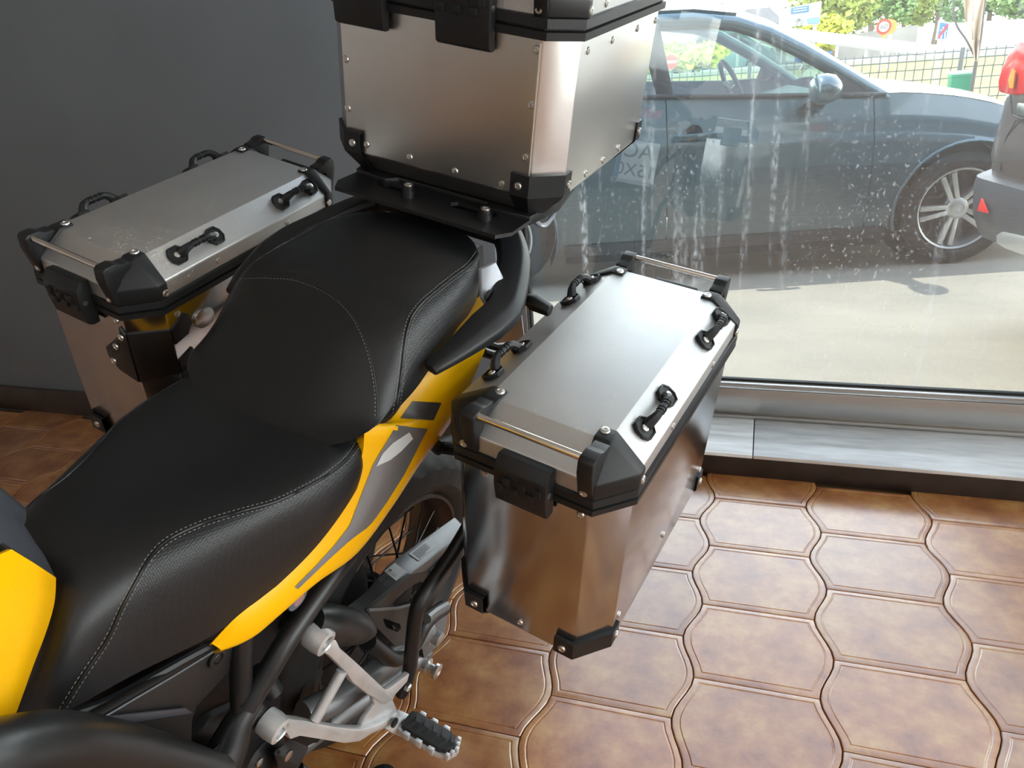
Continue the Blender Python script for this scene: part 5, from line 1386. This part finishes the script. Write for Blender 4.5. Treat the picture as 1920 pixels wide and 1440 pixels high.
MB().ring_loft([[q+np.array([0, d, z]) for z, d in sec] for q in (q0, q1)]).build('rail_beam', mat('galvanised_pale', (0.45, 0.45, 0.43), 0.5, metal=0.2), rail)
for t in np.linspace(.03, .97, 8):
    q = q0+(q1-q0)*t; MB().box((q[0], q[1]+.09, (zgy(q[1])+q[2])/2), (.04, .05, (q[2]-zgy(q[1]))/2+.1)).build('rail_post', M_post, rail)
gw = flat_wall('roadside_wall', 1572, 1722, (68, 47), 34, mat('weathered_grey_wall', (0.25, 0.24, 0.215), 0.9, var=0.3, vscale=.8), 'low weathered grey wall under the trees', 'wall')
ww = flat_wall('white_boundary_wall', 1778, 2010, (44, 30), 40, mat('white_render', (0.45, 0.44, 0.42), 0.8), 'long white boundary wall at the right beneath the trees', 'wall')
rb2 = flat_wall('warehouse', 1200, 1368, (22, 14), 60, mat('grey_cladding', (0.40, 0.42, 0.44), 0.7), 'low grey building with an orange red sign above the car roof', 'building', 4.0)
a, b = aty(1284, 10, 59.9), aty(1356, 5, 59.9)
MB().prism([aty(x, y, 59.9) for x, y in ((1284, 11), (1357, 5), (1355, 17), (1348, 24), (1284, 20))], (0, .08, 0)).build('sign_panel', mat('sign_orange_red', (0.75, 0.10, 0.03), 0.5), rb2)
hs_ = root('house', aty(1415, 40, 70) * np.array([1, 1, 0])+[0, 0, -1.6], None, 'small pale house with a grey roof left of the direction board', 'building')
c = aty(1415, 48, 70); w2_ = .95*70/30
MB().box((c[0], 70, (-1.6+c[2])/2), (w2_, 2, (c[2]+1.6)/2)).build('wall', M_conc, hs_)
MB().prism([(c[0]-w2_-.2, 67.8, c[2]), (c[0]+w2_+.2, 67.8, c[2]), (c[0]+w2_*.5, 67.8, c[2]+1.25), (c[0]-w2_*.3, 67.8, c[2]+1.25)], (0, 4.4, 0)).build('roof', mat('grey_roof', (0.22, 0.22, 0.23), 0.8), hs_)
def small_car(x, y, Y, col, label, lamp=True, L=4.0, flip=1):
    p = aty(x, y, Y); r = root('car', (p[0], Y, zgy(Y)), None, label, 'car')
    X = p[0]; mcol = mat('paint_far', col, 0.35, coat=0.6)
    prof_ = [(-2.0, .25), (-2.02, .75), (-1.8, .95), (-1.1, 1.0), (-.7, 1.42), (.7, 1.45), (1.5, .98), (1.95, .8), (2.0, .3)]
    MB().prism([(X+a*flip*L/4, Y-.8, zgy(Y)+z) for a, z in prof_], (0, 1.6, 0)).build('body', mcol, r, bevel=.06)
    MB().prism([(X+a*flip*L/4, Y-.83, zgy(Y)+z) for a, z in ((-.95, 1.0), (-.62, 1.36), (.62, 1.38), (1.15, 1.0))], (0, .02, 0)).build('window', M_cblk, r)
    for a in (-1.3, 1.3): MB().lathe((X+a*L/4, Y-.84, zgy(Y)+.31), (0, 1, 0), [(.0005, 0), (.31, 0), (.31, .2), (.0005, .2)], 18).build('road_wheel', M_tire, r)
    if lamp: MB().box((X-1.9*flip*L/4, Y-.78, zgy(Y)+.78), (.14, .08, .14)).build('tail_lamp', M_red, r, bevel=.02)
    return r
small_car(1866, 96, 52, (0.035, 0.04, 0.045), 'distant dark car with a red tail lamp on the road at the right')
small_car(1552, 66, 58, (0.05, 0.16, 0.5), 'distant blue car half hidden behind the guard rail', False)
small_car(1345, 136, 28, (0.10, 0.20, 0.20), 'distant dark green car seen through the blue car windows', False)
small_car(1262, 140, 30, (0.12, 0.2, 0.2), 'distant teal car seen beside the no entry sign', False)

# --- trees and bushes
M_bark = mat('bark', (0.16, 0.12, 0.09), 0.9)
leafm = [mat('leaf_%d' % i, c, 0.6, var=0.3, vscale=1.5) for i, c in enumerate(((0.30, 0.36, 0.07), (0.17, 0.29, 0.08), (0.13, 0.22, 0.09), (0.52, 0.54, 0.05)))]
def tree(name, x, ytop, ybase, Y, halfw, m, label, cat='tree', nleaf=2600, trunk=True, group=None, size=.17):
    rr_ = random.Random(int(x*7+ytop))
    top = aty(x, ytop, Y); base = aty(x, ybase, Y); X = top[0]
    zb_ = max(zgy(Y)+.05, base[2]); H_ = top[2]-zb_
    r = root(name, (X, Y, zgy(Y)), None, label, cat, group)
    if trunk: MB().tube([(X, Y, zgy(Y)-.2), (X+.1, Y, zgy(Y)+.5*(zb_+H_*.5-zgy(Y))), (X, Y, zb_+H_*.6)], [.22, .16, .06], 8).build('trunk', M_bark, r)
    blobs = [(X+rr_.uniform(-.7, .7)*halfw, Y+rr_.uniform(-.5, .5)*halfw, zb_+H_*rr_.uniform(.22, .78), halfw*rr_.uniform(.35, .6)) for _ in range(9)]
    mb = MB()
    vs, fs = [], []
    for k in range(nleaf):
        bx_, by_, bz_, br = blobs[k % len(blobs)]
        d = unit([rr_.gauss(0, 1), rr_.gauss(0, 1), rr_.gauss(0, 1)]); q = np.array([bx_, by_, bz_])+d*br*(rr_.random()**.35)*np.array([1, 1, min(1, H_*.42/br)])
        if q[2] < zb_-.1: q[2] = zb_+rr_.random()*.3
        t1 = unit([rr_.gauss(0, 1), rr_.gauss(0, 1), rr_.gauss(0, .6)]); t2 = unit(np.cross(t1, d+[.1, .2, .3])); s_ = size*rr_.uniform(.6, 1.3)
        o = len(vs); vs += [q-t1*s_, q+t2*s_*.5, q+t1*s_, q-t2*s_*.5]; fs.append((o, o+1, o+2, o+3))
    mb.add(vs, fs); mb.build('foliage', m, r, smooth=0, weld=False, props={'kind': 'stuff'})
    return r
tree('tree', 1575, -40, 62, 40, 1.9, leafm[0], 'light green tree just right of the direction board')
tree('tree', 1642, -60, 50, 46, 2.1, leafm[1], 'mid green tree behind the speed limit sign')
tree('tree', 1702, -30, 48, 52, 2.3, leafm[0], 'yellow green tree left of the end of motorway sign')
tree('tree', 1768, -50, 42, 58, 2.8, leafm[1], 'green tree above the end of motorway sign')
tree('tree', 1868, -60, 32, 50, 2.4, leafm[2], 'dark green tree right of the flag pole')
tree('tree', 1940, -50, 30, 44, 2.2, leafm[1], 'green tree at the right edge above the white wall')
tree('bush', 1545, 30, 90, 36, 1.2, leafm[3], 'yellow green bush under the direction board', 'bush', 1500, False)
tree('bush', 1290, 84, 178, 22, 1.35, leafm[3], 'bright yellow green bush seen through the blue car', 'bush', 2000, False, size=.12)
